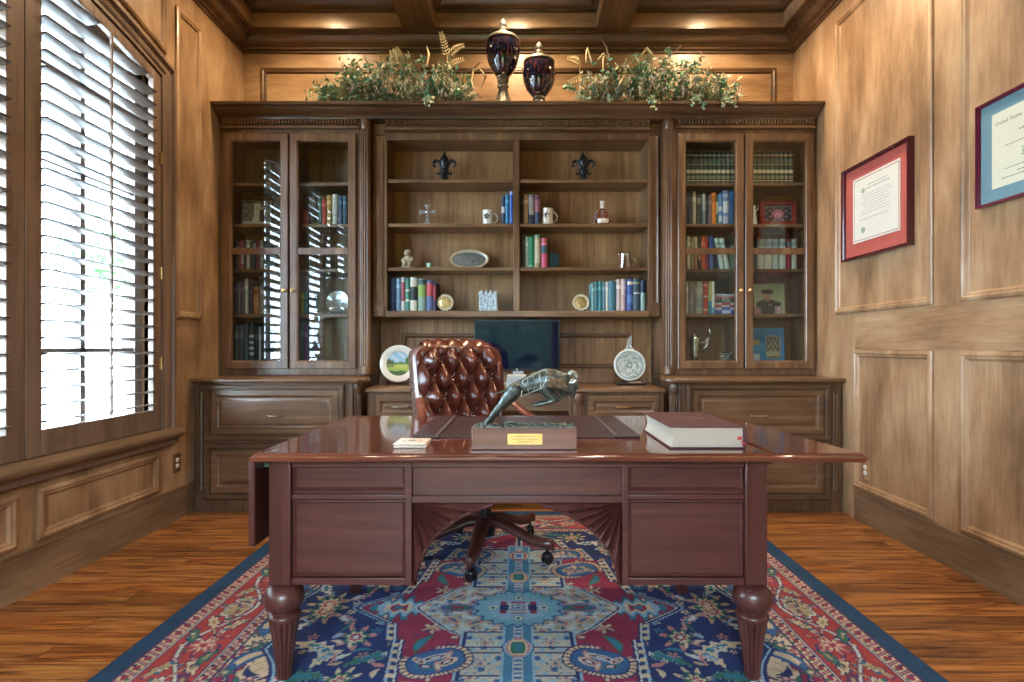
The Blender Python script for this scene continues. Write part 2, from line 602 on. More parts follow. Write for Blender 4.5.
def shutter(ya, yb, wa, wb, label):
    """one hinged leaf of the plantation shutters; its top follows the arch"""
    x0, x1 = XL - .030, XL + .003
    t = thing('plantation_shutter', label, 'window shutter', (XL - .04, (ya + yb) / 2, .61), 0, 'plantation shutters')
    inner = wb < wa
    T = lambda a, b, h: (h, a, b)
    mb = MB()
    for (a, b) in ((ya, ya + wa), (yb - wb, yb)):
        mb.prism([(a, .602), (b, .602), (b, zarch(b) - .006), (a, zarch(a) - .006)], T, x0, x1)
    mb.box(x0, x1, ya + wa, yb - wb, .602, .722)
    pts = arch_pts(ya + wa, yb - wb, -.006, 10)
    for a, b in zip(pts[:-1], pts[1:]):
        mb.prism([(a[0], a[1] - .065), (b[0], b[1] - .065), b, a], T, x0, x1)
    part('frame', mb, W_SHUT, t, bevel=.003)
    mb = MB()
    z, xm = .755, (x0 + x1) / 2
    prof = [(math.cos(k * PI / 6) * .042, math.sin(k * PI / 6) * .0055) for k in range(12)]
    ca, sa = math.cos(.16), math.sin(.16)
    while z < zarch(YC) - .075:
        s = math.sqrt(max(0, (ARCR - .085) ** 2 - (z + .012 - ARCZ) ** 2)) if z + .012 > ARCZ else 9
        a, b = max(ya + wa + .002, YC - s), min(yb - wb - .002, YC + s)
        if b - a > .05:
            mb.prism([(xm + p * ca - q * sa, z + p * sa + q * ca) for p, q in prof], lambda u, v, h: (u, h, v), a, b)
        z += .0775
    part('louvers', mb, W_LOUV, t, angle=60)
    mb = MB(); ym = (ya + wa + yb - wb) / 2
    mb.box(x1 + .028, x1 + .038, ym - .006, ym + .006, .74, zarch(ym) - .10)
    part('tilt_rod', mb, W_SHUT, t)
    for z in (1.0, 1.55, 2.25):
        mb = MB(); hy = yb - .004 if inner else ya + .018
        mb.box(x1 - .001, x1 + .003, hy - .016, hy + .004, z - .035, z + .035)
        mb.lathe([(.005, -.038), (.005, .038)], (x1 + .004, hy + .003, z), 8)
        part('hinge', mb, BRASS, t)


def outlet(label, M, pm=None):
    """duplex socket on its brown plate, built lying in the xy plane and turned by M"""
    t = thing('wall_outlet', label, 'power outlet', tuple(M.translation))
    b = MB(); b.sweep(rect(-.037, .037, -.060, .060), [(0, 0), (0, .003), (.004, .006)], flat(0), fill=True); b.xf(M)
    part('cover_plate', b, pm or W_DARKZ, t)
    for s in (1, -1):
        b = MB(); b.lathe([(.0165, .006), (.0165, .009), (.014, .010)], (0, s * .021, 0), 20)
        b.xf(Matrix.Diagonal((1, .86, 1, 1))); b.xf(M)
        r = part('receptacle', b, WHITE, t)
        b = MB()
        b.box(-.008, -.005, s * .018 - .005, s * .018 + .005, .0098, .0106); b.box(.005, .008, s * .018 - .004, s * .018 + .004, .0098, .0106)
        b.xf(M)
        part('slot', b, BLACK, r)


def outside():
    b = MB(); b.box(-40, XL - .6, -25, 30, -.6, -.5)
    struct('driveway', b, mat('pale_paving', (.44, .46, .46), .9, scale=3))['kind'] = 'structure'
    b = MB(); b.box(-9, 9, -16, YR - .5, -.12, -.06)
    struct('garden_lawn', b, mat('garden_grass', (.10, .17, .05), .9, scale=6))['kind'] = 'structure'
    t = thing('garden_hedge', 'tall dark hedge in the garden behind the room', 'hedge', (0, -8.5, -.06))
    b = MB(); LM = mat('hedge_leaves', (.018, .05, .016), .6, var=.5)
    for q in range(6500):
        c = Vector((RND.uniform(-6, 6), -8.5 + RND.gauss(0, .35), -.05 + 3.2 * RND.random()))
        d = Vector((RND.gauss(0, 1), RND.gauss(0, 1), RND.gauss(0, 1))).normalized() * .16
        w = d.cross(Vector((RND.random(), 1, RND.random()))).normalized() * .09
        b.add([c - d, c + w, c + d, c - w], [(0, 1, 2, 3)])
    tag(part('leaves', b, LM, t, fix=False, smooth=False), kind='stuff')
    b = MB(); b.ball((0, -8.5, 1.45), (6.2, .38, 1.62), 40, 14)
    part('inner_growth', b, LM, t)
    b = MB()
    for q in range(13): b.tube([(-6 + q, -8.5, -.07), (-6 + q, -8.5, 2.6)], .06, 6)
    part('stems', b, mat('hedge_stem', (.10, .07, .05), .9), t)
    t = thing('neighbour_house', 'pale house across the driveway seen between the louvers', 'house', (-24, 9, -.5))
    b = MB(); b.box(-28, -20, 2, 17, -.5, 3.2)
    wl = part('wall', b, mat('pale_stucco', (.72, .70, .66), .8), t)
    b = MB(); b.prism([(-28.5, 3.2), (-19.5, 3.2), (-24, 6.0)], lambda p, q, h: (p, h, q), 1.5, 17.5)
    part('roof', b, mat('grey_shingle', (.33, .34, .37), .8), t, smooth=False)
    for y in (4.5, 9.5, 14):
        b = MB(); b.box(-19.99, -19.94, y - .8, y + .8, .6, 2.4)
        f = part('window', b, mat('white_trim', (.8, .8, .8), .5), t)
        b = MB()
        for s in (-.38, .38): b.box(-19.95, -19.92, y + s - .33, y + s + .33, .7, 2.3)
        part('pane', b, mat('dark_pane', (.03, .06, .08), .1), f)
    for k, (x, y, h) in enumerate(((-12, 9.6, 4.6), (-14, 19, 5.5))):
        t = thing('shade_tree', ['leafy tree outside the window before the pale house', 'taller leafy tree beyond the far end of the pale house'][k], 'tree', (x, y, -.5))
        b = MB(); b.tube([(x, y, -.5), (x + .1, y, .8), (x, y + .1, h * .55)], [.2, .15, .08], 10)
        part('trunk', b, mat('bark', (.16, .12, .09), .9), t)
        b = MB()
        for q in range(700):
            d = Vector((RND.gauss(0, 1), RND.gauss(0, 1), RND.gauss(0, .8)))
            d = d.normalized() * (RND.random() ** .4) * h * .36
            c = Vector((x, y, h * .72)) + d
            u = Vector((RND.gauss(0, 1), RND.gauss(0, 1), RND.gauss(0, 1))).normalized() * .22
            w = u.cross(Vector((RND.random(), 1, RND.random()))).normalized() * .11
            b.add([c - u, c + w, c + u, c - w], [(0, 1, 2, 3)])
        tag(part('crown', b, mat('tree_leaves', (.10, .20, .07), .7), t, fix=False, smooth=False), kind='stuff')
# ------------------------------------------------------------------ the wall of cabinets
YU, YO, YL = 3.93, 4.0, 3.6                       # fronts: glazed uppers, open shelves, lower cabinets
SHELF_Z = [2.312, 2.008, 1.676, 1.345]
XUL, XUR = (-2.19, -1.105), (1.035, 2.145)        # extent of the glazed cabinets
FRAME = [(.0, .0), (.0, .020), (.004, .024), (.050, .024), (.055, .018), (.058, .018), (.061, .006), (.061, 0)]


def fluted(mb, c, r, z0, z1, n=40, nf=14):
    """slim round column: plain base and cap, flutes between"""
    h = z1 - z0
    mb.lathe([(r * 1.08, z0), (r * 1.08, z0 + .05), (r, z0 + .055)], c, 20)
    def md(t, z): return 1 - .16 * abs(math.sin(nf * t / 2)) ** .6
    mb.lathe([(r, z0 + .055), (r, z1 - .075)], c, 84, md)
    mb.lathe([(r, z1 - .075), (r * 1.1, z1 - .07), (r * 1.12, z1 - .012), (r, z1)], c, 20)


def handle(parent, x, z, Y, m, w=.10):
    b = MB()
    pts = [(x + w * (k / 8 - .5), Y - .012 - .018 * math.sin(PI * k / 8) ** .5, z) for k in range(9)]
    b.tube(pts, [.0055 + .002 * math.sin(PI * k / 8) for k in range(9)], 8)
    for s in (-.5, .5): b.lathe([(.008, 0), (.006, .012)], (x + w * s, Y, z), 10, frame=Matrix.Rotation(PI / 2, 3, 'X'))
    return part('handle', b, m, parent)


def drawer(parent, x0, x1, z0, z1, Y, hm, name='drawer', hz=.5, dy=.02):
    b = MB()
    b.sweep(rect(x0, x1, z0, z1), [(0, 0), (0, dy), (.004, dy + .003), (.034, dy + .003), (.040, dy - .004), (.050, dy - .009), (.056, dy - .009), (.072, dy + .001), (.074, dy + .001)], front(Y), fill=True)
    d = part(name, b, W_CABX, parent)
    if hm is not None: handle(d, (x0 + x1) / 2, z0 + (z1 - z0) * hz, Y - dy - .001, hm)
    return d


def upper_cabinet(side, label):
    x0, x1 = XUL if side < 0 else XUR
    t = thing('glazed_bookcase', label, 'bookcase', ((x0 + x1) / 2, 4.1, .893), 0, 'glazed bookcases')
    if side < 0: d = [(X_(224.8, YU), X_(289.3, YU)), (X_(291, YU), X_(356.7, YU))]
    else: d = [(X_(677.2, YU), X_(742.6, YU)), (X_(744.2, YU), X_(812, YU))]
    zb, zt = .942, 2.647
    b = MB()
    b.box(x0, x0 + .02, YU + .02, YB - .002, .895, 2.755); b.box(x1 - .02, x1, YU + .02, YB - .002, .895, 2.755)
    b.box(x0 + .02, x1 - .02, YU + .02, YB - .002, .895, .935); b.box(x0 + .02, x1 - .02, YU + .02, YB - .002, 2.655, 2.755)
    xm = (d[0][1] + d[1][0]) / 2
    b.box(xm - .012, xm + .012, YU + .035, YB - .02, .935, 2.655)
    part('carcass', b, W_CAB, t)
    b = MB(); b.box(x0 + .02, x1 - .02, YB - .018, YB - .004, .935, 2.655)
    part('back_panel', b, W_BACK, t)
    b = MB()
    b.box(x0, d[0][0] + .012, YU, YU + .022, .895, 2.755); b.box(d[1][1] - .012, x1, YU, YU + .022, .895, 2.755)
    b.box(d[0][0] + .012, d[1][1] - .012, YU, YU + .022, 2.63, 2.755); b.box(d[0][0] + .012, d[1][1] - .012, YU, YU + .022, .895, .955)
    part('face_frame', b, W_CAB, t, bevel=.002)
    for z in SHELF_Z:
        for (a, c) in ((x0 + .021, xm - .0125), (xm + .0125, x1 - .021)):
            b = MB(); b.box(a, c, YU + .05, YB - .02, z - .024, z)
            part('shelf', b, W_CABX, t, bevel=.003)
    for k, (a, c) in enumerate(d):
        b = MB()
        b.sweep(rect(a, c, zb, zt), FRAME, front(YU - .001))
        b.box(a + .055, c - .055, YU - .019, YU - .002, 1.772, 1.818)
        dr = part('door', b, W_CABX if 0 else W_CAB, t)
        for (p, q) in ((zb + .055, 1.776), (1.814, zt - .055)):
            b = MB(); b.box(a + .056, c - .056, YU - .011, YU - .007, p, q)
            part('glass_pane', b, GLASS, dr, smooth=False)
        b = MB(); kx = c - .026 if k == 0 else a + .026
        b.lathe([(.010, 0), (.005, .004), (.005, .014), (.012, .02), (.013, .027), (.008, .033), (.002, .034)], (kx, YU - .025, 1.507), 16, frame=Matrix.Rotation(PI / 2, 3, 'X'))
        part('knob', b, BRASS, dr)
    b = MB()
    cx = x1 - .03 if side < 0 else x0 + .045
    fluted(b, (cx, YU + .012, 0), .036, .905, 2.755)
    part('fluted_column', b, W_CAB, t)
    return t, d, xm


def lower_cabinet(side, label):
    x0, x1 = (-2.178, -1.085) if side < 0 else (1.01, 2.134)
    f0, f1 = (-2.107, -1.173) if side < 0 else (1.103, 2.057)
    t = thing('base_cabinet', label, 'cabinet', ((x0 + x1) / 2, 3.9, 0), 0, 'base cabinets')
    b = MB()
    b.box(x0, x1 - (.03 if side < 0 else 0), YL + .02, YB - .004, 0, .86) if side < 0 else b.box(x0 + .03, x1, YL + .02, YB - .004, 0, .86)
    # face frame with grooved outer stiles
    fx = (f1 + .05) if side < 0 else (f0 - .05)
    lo, hi = (x0, fx) if side < 0 else (fx, x1)
    b.box(lo, f0 + .012, YL, YL + .022, 0, .862); b.box(f1 - .012, hi, YL, YL + .022, 0, .862)
    b.box(f0, f1, YL + .001, YL + .022, 0, .09); b.box(f0, f1, YL + .001, YL + .022, .835, .862); b.box(f0, f1, YL + .001, YL + .022, .44, .50)
    part('carcass', b, W_DARKZ, t, bevel=.002)
    gx = (x0 + f0) / 2 if side < 0 else (x1 + f1) / 2
    b = MB(); b.sweep(rect(gx - .018, gx + .018, .14, .80), [(0, 0), (0, .006), (.006, .009), (.012, .004)], front(YL), fill=True)
    part('stile_moulding', b, W_DARKZ, t)
    b = MB(); b.sweep(rect(f0, f1, .478, .852), [(0, 0), (0, .018), (.01, .024), (.028, .022), (.034, .012), (.04, .012), (.04, .004)], front(YL))
    b.sweep(rect(f0, f1, .085, .458), [(0, 0), (0, .018), (.01, .024), (.028, .022), (.034, .012), (.04, .012), (.04, .004)], front(YL))
    part('drawer_moulding', b, W_DARK, t)
    drawer(t, f0 + .042, f1 - .042, .52, .812, YL + .012, NICKEL, hz=.42)
    drawer(t, f0 + .042, f1 - .042, .127, .416, YL + .012, NICKEL if 0 else None)
    cx = x1 - .026 if side < 0 else x0 + .026
    b = MB(); fluted(b, (cx, YL + .045, 0), .034, .0, .858)
    part('fluted_column', b, W_DARKZ, t)
    # worktop, rounded over the column
    b = MB()
    a, c = (x0 - .006, x1 - .02) if side < 0 else (x0 + .02, x1 + .006)
    ox = c if side < 0 else a
    arc = [(ox + math.sin(k * PI / 10) * .085 * (1 if side < 0 else -1), YL + .045 - math.cos(k * PI / 10) * .085) for k in range(11)]
    far = a if side < 0 else c
    pts = [(far, YL - .04)] + arc + [(ox, YB - .004), (far, YB - .004)]
    if side > 0: pts.reverse()
    b.sweep(pts, [(.03, .858), (.012, .860), (.008, .868), (.0, .872), (-.001, .884), (.004, .892), (.01, .893)], lambda p, q, h: (p, q, h), fill=True)
    b.prism(offset(pts, .03), flat(0), .8575, .8585)
    part('worktop', b, W_CABX, t, angle=50)
    return t


def credenza():
    t = thing('built_in_desk', 'low counter with drawers and kneehole between the two base cabinets', 'desk', (-.04, 3.95, 0))
    zt, Y = .822, 3.70
    b = MB()
    b.sweep(rect(-1.056, .981, Y - .03, YB - .006), [(.02, zt - .036), (.006, zt - .034), (0, zt - .026), (0, zt - .012), (.006, zt - .003), (.014, zt)], lambda p, q, h: (p, q, h), fill=True)
    b.box(-1.03, .96, Y, YB - .01, zt - .037, zt - .030)
    part('worktop', b, W_CABX, t)
    xk = [(-1.053, -.60), (.33, .978)]
    for i, (a, c) in enumerate(xk):
        b = MB(); b.box(a, c, Y, YB - .006, 0, zt - .037)
        part('pedestal', b, W_CAB, t, bevel=.002)
    b = MB(); b.box(-.60, .33, Y + .02, Y + .05, .66, zt - .037)
    part('apron', b, W_CABX, t)
    b = MB(); b.box(-.60, .33, YB - .03, YB - .008, 0, .66)
    part('kneehole_back', b, W_BACK, t)
    drawer(t, -.995, -.655, .62, .765, Y + .002, NICKEL)
    drawer(t, -.995, -.655, .12, .59, Y + .002, None)
    drawer(t, .458, .945, .62, .765, Y + .002, BRASS)
    drawer(t, .458, .945, .12, .59, Y + .002, None)
    b = MB(); fluted(b, (.392, Y - .005, 0), .032, 0, zt - .038)
    part('fluted_column', b, W_CAB, t)
    b = MB(); fluted(b, (-.62, Y - .005, 0), .032, 0, zt - .038)
    part('fluted_column', b, W_CAB, t)
    # panelled splash-back in the niche under the open shelves
    b = MB(); b.box(-1.095, 1.02, YB - .03, YB - .004, zt + .001, 1.315)
    sp = part('splash_back', b, W_BACK, t)
    b = MB(); b.sweep(rect(-.93, .865, .935, 1.205), [(0, 0), (0, .012), (.008, .018), (.02, .018), (.028, .008), (.034, 0)], front(YB - .03))
    part('panel_moulding', b, W_CABX, sp)


OPEN_Z = [2.347, 2.018, 1.692, 1.368]


def open_shelves():
    t = thing('open_bookshelf', 'open bookshelf with a centre divider between the two glazed bookcases', 'bookshelf', (-.03, 4.12, 1.31))
    x0, x1 = -1.10, 1.03
    o0, o1 = X_(387, YO), X_(648, YO)
    zt = 2.635
    b = MB()
    b.box(o0 - .03, o0 - .002, YO + .02, YB - .004, 1.325, 2.755); b.box(o1 + .002, o1 + .03, YO + .02, YB - .004, 1.325, 2.755)
    b.box(o0 - .002, o1 + .002, YO + .02, YB - .004, zt + .004, 2.755)
    part('carcass', b, W_CAB, t)
    b = MB(); b.box(o0 - .002, o1 + .002, YB - .02, YB - .006, 1.33, zt + .004)
    part('back_panel', b, W_BACK, t)
    b = MB()
    b.box(x0, o0, YO, YO + .02, 1.322, 2.755); b.box(o1, x1, YO, YO + .02, 1.322, 2.755)
    b.box(o0, o1, YO, YO + .02, zt, 2.755)
    part('face_frame', b, W_CAB, t, bevel=.003)
    for (a, c) in ((x0 + .022, o0 - .028), (o1 + .026, x1 - .012)):
        b = MB(); b.sweep(rect(a, c, 1.42, 2.655), [(0, 0), (0, .010), (.006, .012), (.014, .004)], front(YO), fill=True)
        b.box(a - .008, c + .008, YO - .014, YO, 1.33, 1.405); b.box(a - .008, c + .008, YO - .014, YO, 2.67, 2.745)
        part('pilaster', b, W_CAB, t)
    d0, d1 = X_(513.2, YO), X_(519.6, YO)
    b = MB(); b.box(d0, d1, YO + .004, YB - .02, 1.368, zt)
    part('divider', b, W_CAB, t, bevel=.003)
    b = MB(); b.box(o0 - .004, o1 + .004, YO - .012, YB - .02, 1.322, 1.368)
    part('bottom_board', b, W_CABX, t, bevel=.005)
    for z in OPEN_Z[:3]:
        for (a, c) in ((o0 + .001, d0 - .001), (d1 + .001, o1 - .001)):
            b = MB(); b.box(a, c, YO + .012, YB - .021, z - .026, z)
            part('shelf', b, W_CABX, t, bevel=.004)


def cornice():
    """continuous crown over all three units, with three runs of dentils"""
    t = thing('bookcase_crown', 'wide crown moulding with dentil bands along the top of the bookcases', 'crown moulding', (-.02, 4.0, 2.755))
    P_ = [(-.02, 2.757), (.004, 2.757), (.006, 2.764), (.014, 2.766), (.018, 2.772), (.05, 2.786), (.072, 2.802), (.08, 2.812), (.104, 2.814), (.108, 2.820), (.108, 2.836), (.0, 2.838)]
    b = MB()
    yy = YU - .012
    b.prism([(yy - d + .0, z) for d, z in P_] + [(YB - .004, 2.836), (YB - .004, 2.759), (yy + .06, 2.757)], lambda p, q, h: (h, p, q), XL + .004, XR - .004)
    part('crown', b, W_DARK, t, angle=25)
    for (a, c, Y) in ((-2.165, -1.192, YU), (-.99, .935, YO - .04), (1.137, 2.12, YU)):
        b = MB()
        b.box(a - .012, c + .012, Y - .026, Y - .0005, 2.684, 2.700); b.box(a - .008, c + .008, Y - .018, Y - .0005, 2.700, 2.708)
        b.box(a - .004, c + .004, Y - .005, (Y if Y < 3.95 else YO) - .0005, 2.684, 2.752); b.box(a - .004, c + .004, Y - .026, Y - .0005, 2.747, 2.753)
        n = int((c - a) / .0225)
        for k in range(n):
            x = a + (c - a) * (k + .5) / n
            b.box(x - .0062, x + .0062, Y - .030, Y - .005, 2.714, 2.744)
        part('dentil_band', b, W_CABX, t)
# ------------------------------------------------------------------ desk and chair
def desk():
    t = thing('writing_desk', 'mahogany partners desk on turned fluted legs with fan carved kneehole corners', 'desk', (0, 2.1, 0))
    yf, yb, zt = 1.72, 2.69, .759
    bx0, bx1, by0, by1, zb = -.826, .806, 1.765, 2.45, .318
    OG = [(.018, -.030), (.010, -.029), (.004, -.025), (0, -.018), (.0, -.012), (.005, -.007), (.008, -.006), (.009, -.003), (.012, 0)]
    b = MB(); b.sweep(rect(-.866, .806, yf, yb), OG, flat(zt), fill=True)
    b.box(-.85, .80, yf + .02, yb - .02, zt - .031, zt - .025)
    part('tabletop', b, W_MAHT, t)
    # raised leaf on one side, its far corner cut back
    b = MB(); b.sweep([(.807, yf), (1.106, yf), (1.004, yb), (.807, yb)], OG, flat(zt), fill=True)
    b.prism([(.807, yf + .02), (1.08, yf + .02), (.985, yb - .02), (.807, yb - .02)], flat(zt), -.031, -.026)
    part('raised_leaf', b, W_MAHT, t)
    b = MB(); b.tube([(.81, 1.92, .64), (.87, 1.92, .69), (.95, 1.92, .7275)], .012, 8)
    part('leaf_support', b, W_MAHZ, t)
    # dropped leaf hanging at the other side
    b = MB(); b.sweep(rect(1.735, 2.67, .458, .733), [(.0, 0), (0, .014), (.004, .020), (.012, .022)], lambda p, q, h: (-.868 + h * -1 + .011, p, q), fill=True)
    b.box(-.860, -.856, 1.74, 2.665, .463, .728)
    part('dropped_leaf', b, W_MAHZ, t)
    b = MB(); b.box(-.855, -.827, 1.80, 1.84, .70, .728); b.lathe([(.006, -.02), (.006, .02)], (-.850, 1.82, .722), 10, frame=Matrix.Rotation(PI / 2, 3, 'X'))
    part('hinge', b, mat('verdigris_hinge', (.10, .24, .20), .4, .6), t)
    # body: posts, then recessed panels between rails
    for x in (bx0, bx1 - .072):
        for y in (by0, by1 - .072):
            b = MB(); b.box(x, x + .072, y, y + .072, zb, zt - .03)
            part('corner_post', b, W_MAHZ, t, bevel=.004)
    px0, px1 = bx0 + .072, bx1 - .072
    s0, s1 = X_(405, 1.77), X_(412, 1.77)
    r0, r1 = X_(622, 1.77), X_(628.5, 1.77)
    b = MB()
    yr = by0 + .006
    b.box(px0, px1, yr, yr + .03, Z_(468, 1.77), zt - .03)
    for (p, q) in ((px0, s1), (r0, px1)):
        b.box(p, q, yr, yr + .03, Z_(500, 1.77), Z_(494.5, 1.77)); b.box(p, q, yr, yr + .03, zb, zb + .024)
    b.box(s0, r1, yr, yr + .03, Z_(503.5, 1.77), Z_(496, 1.77))
    b.box(s0, s1, yr - .003, yr + .03, zb, zt - .03); b.box(r0, r1, yr - .003, yr + .03, zb, zt - .03)
    part('rails', b, W_MAH, t, bevel=.003)
    for (p, q) in ((px0, s0), (r1, px1)):
        for (z0, z1, nm) in ((.0, Z_(500, 1.77), 'pedestal_panel'), (Z_(496, 1.77), .73, 'frieze_panel')):
            z0 = zb + .01 if z0 == 0 else z0
            b = MB(); b.box(p - .005, q + .005, yr + .014, yr + .026, z0, z1)
            b.sweep(rect(p + .002, q - .002, z0 + .016, z1 - .004), [(0, 0), (0, .006), (.004, .008), (.008, .004), (.010, 0)], front(yr + .014))
            part(nm, b, W_MAH, t)
    b = MB(); b.box(s1 - .005, r0 + .005, yr + .014, yr + .026, Z_(498, 1.77), .73)
    part('frieze_panel', b, W_MAH, t)
    # pedestals behind the panels
    for (p, q) in ((bx0 + .006, s1), (r0, bx1 - .006)):
        b = MB(); b.box(p, q, yr + .027, by1 - .004, zb + .004, zt - .031)
        part('pedestal', b, W_MAHZ, t)
    b = MB(); b.box(s1 + .001, r0 - .001, yr + .027, by1 - .01, Z_(503, 1.77) + .004, zt - .031)
    part('centre_drawer', b, W_MAH, t)
    # fan brackets: radiating flutes out of the top corner, cut by a quarter ellipse
    zt_ = Z_(503.5, 1.77)
    xc, ra, rb = (s1 + r0) / 2, (r0 - s1) / 2 - .012, zt_ - zb - .004
    for s in (-1, 1):
        cx = s1 if s < 0 else r0
        b = MB()
        nseg, nr = 126, 10
        vs, fs = [], []
        for k in range(nseg + 1):
            a = (PI / 2) * k / nseg                       # 0: along the rail, pi/2: straight down
            dx, dz = math.cos(a), -math.sin(a)
            # distance to the ellipse or to the bracket's ends
            rr = None
            lo, hi = 0, .62
            for q in range(220):
                r = .62 * (q + 1) / 220
                x, z = cx - s * dx * r, zt_ + dz * r
                if ((x - xc) / ra) ** 2 + ((z - zt_ + rb) / rb) ** 2 < 1 or z < zb + .004 or abs(x - cx) > ra * .80:
                    break
            rr = r
            flute = (k / nseg * 7) % 1
            for j in range(nr + 1):
                q = rr * (j / nr)
                dep = .024 * (1 - abs(2 * flute - 1)) ** .8 * min(1, q / .07) + .002
                vs.append((cx - s * dx * q, yr + .006 - dep + .010, zt_ + dz * q))
        w = nr + 1
        fs = [(k * w + j, k * w + j + 1, (k + 1) * w + j + 1, (k + 1) * w + j) for k in range(nseg) for j in range(nr)]
        n = len(vs)
        vs += [(x, yr + .026, z) for x, y, z in vs]
        fs += [tuple(i + n for i in reversed(q)) for q in fs]
        fs += [(k * w + nr, (k + 1) * w + nr, n + (k + 1) * w + nr, n + k * w + nr) for k in range(nseg)]
        b.add(vs, fs)
        br = part('fan_bracket', b, W_MAHZ, t, angle=22)
        edge = [Vector(vs[k * w + nr]) for k in range(0, nseg + 1, 3)]
        b = MB(); b.tube([(p.x, yr + .004, p.z) for p in edge], .0055, 6)
        part('edge_bead', b, W_MAH, br)
    # legs
    prof = [(.034, .318), (.049, .311), (.060, .294), (.063, .273), (.059, .254), (.047, .240), (.039, .234), (.039, .229), (.050, .224), (.053, .217), (.050, .210), (.049, .205)]
    foot = [(.024, .030), (.030, .026), (.031, .018), (.026, .0108)]
    for (x, y) in ((-.782, 1.785), (.764, 1.785), (-.735, 2.40), (.715, 2.40)):
        b = MB(); b.lathe(list(reversed(prof)), (x, y, 0), 32)
        def md(a, z): return 1 - .10 * abs(math.sin(7 * a)) ** .7
        b.lathe([(.023, .0108), (.027, .05), (.033, .10), (.040, .155), (.046, .190), (.048, .205)], (x, y, 0), 112, lambda a, z: 1 - .17 * (1 - abs(math.sin(7 * a))) ** 1.6)
        part('leg', b, W_MAHZ, t, angle=50)


def chair():
    a = math.radians(30)
    t = thing('desk_chair', 'oxblood button tufted leather executive chair turned slightly behind the desk', 'office chair', (-.19, 2.86, .0105), a)
    LE = mat('oxblood_leather', (.115, .028, .017), .25, 0, .4, var=.5, scale=9, bump=.05)
    LS = mat('worn_leather_window_sheen', (.20, .125, .11), .22, 0, .6, var=.3, scale=12)  # edge leather paled further to imitate the window's reflection on it
    ARM = wood('chair_arm_mahogany', (.10, .03, .02), (.17, .05, .035), (.24, .08, .055), 'Y', .25, .5)
    def P(*p): return p
    # tufted front: u across, v up
    W, z0, z1, yb = .270, .44, 1.092, .275
    def outline(v):                                  # half-width: gently waisted, rounded shoulders
        w = W * (.90 + .10 * math.sin(PI * min(v * 1.1, 1) * .5))
        if v > .88: w -= (1 - math.sqrt(max(0, 1 - ((v - .88) / .125) ** 2))) * .075
        return w
    def base(u, v):
        z = z0 + (z1 - z0) * v
        y = yb + .10 * v ** 1.6 + .035 * math.cos(u * PI / 2) - .03
        return u * outline(v), y, z
    def puff(u, v):
        p, q = u * 2.25 + v * 3.1 + .15, u * 2.25 - v * 3.1 + .65
        return (abs(math.sin(PI * p)) * abs(math.sin(PI * q))) ** .62
    def fn(i, j):
        u, v = i * 2 - 1, j * 1.1
        if v > 1:                                    # the top rolls over backwards in scallops
            t_ = (v - 1) / .1
            x, y, z = base(u, 1)
            r_ = (.034 + .016 * abs(math.sin(PI * 2.5 * (u + .26)))) * (1 - .4 * abs(u) ** 4)
            return (x * (1 - .03 * t_), y - .030 * (1 - t_) * max(.12, 1 - abs(u) ** 10) + .105 * t_, z + r_ * math.sin(t_ * PI * .9))
        x, y, z = base(u, v)
        edge = max(0, 1 - abs(u) ** 10)
        h = .002 + .072 * puff(u, v) * (.35 + .65 * edge)
        f = max(0, (v - .9) / .1)
        h = h * (1 - f) + .030 * f
        return (x, y - h * max(edge, .12), z)
    b = MB(); b.grid(fn, 96, 120)
    bk = part('backrest', b, LE, t, local=True, angle=80, fix=False)
    # back shell wraps behind the tufting
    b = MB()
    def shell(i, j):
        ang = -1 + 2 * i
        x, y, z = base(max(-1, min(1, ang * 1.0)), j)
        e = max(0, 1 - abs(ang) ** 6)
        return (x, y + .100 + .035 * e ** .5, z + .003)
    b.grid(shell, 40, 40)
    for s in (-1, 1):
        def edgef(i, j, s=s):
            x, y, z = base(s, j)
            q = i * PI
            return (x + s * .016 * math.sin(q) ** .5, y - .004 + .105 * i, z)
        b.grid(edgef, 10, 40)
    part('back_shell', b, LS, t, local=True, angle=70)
    for s in (-1, 1):
        b = MB()
        for k in range(46):
            x, y, z = base(s, .05 + .9 * k / 45)
            b.ball((x + s * .0165, y + .035, z), .0058, 6, 4); b.ball((x + s * .0165, y + .068, z + .007), .0058, 6, 4)
        part('nail_trim', b, mat('dark_brass_nails', (.16, .11, .07), .35, .8), bk, local=True)
    for p in range(-6, 8):
        for q in range(-6, 8):
            u, v = (p - .15 + q - .65) / 4.5, (p - .15 - q + .65) / 6.2
            if abs(u) < .93 and .08 < v < .95:
                x, y, z = base(u, v)
                b = MB(); b.ball((x, y - .004, z), (.011, .006, .011), 10, 5)
                part('tufting_button', b, LE, bk, local=True)
    # seat
    b = MB()
    def seat(i, j):
        u, v = i * 2 - 1, j * 2 - 1
        r = (abs(u) ** 5 + abs(v) ** 5)
        return (u * .27, -.03 + v * .27, .50 - .05 * r * .5)
    b.grid(seat, 24, 24); b.box(-.265, .265, -.295, .235, .385, .455)
    part('seat', b, LE, t, local=True, angle=60)
    for s in (-1, 1):
        b = MB()
        pts = [(s * .262, .27, .80), (s * .29, .17, .745), (s * .305, .05, .700), (s * .31, -.08, .682), (s * .31, -.19, .685), (s * .308, -.235, .672), (s * .30, -.25, .64), (s * .292, -.22, .58), (s * .285, -.16, .50), (s * .275, -.10, .43)]
        sm = []
        for i in range(len(pts) - 1):
            for q in range(4):
                k = q / 4
                p0, p1, p2, p3 = [Vector(pts[max(0, min(len(pts) - 1, i + d))]) for d in (-1, 0, 1, 2)]
                sm.append(.5 * ((2 * p1) + (p2 - p0) * k + (2 * p0 - 5 * p1 + 4 * p2 - p3) * k * k + (3 * p1 - p0 - 3 * p2 + p3) * k ** 3))
        b.tube(sm, .027, 12, .62)
        part('armrest', b, ARM, t, local=True, angle=60)
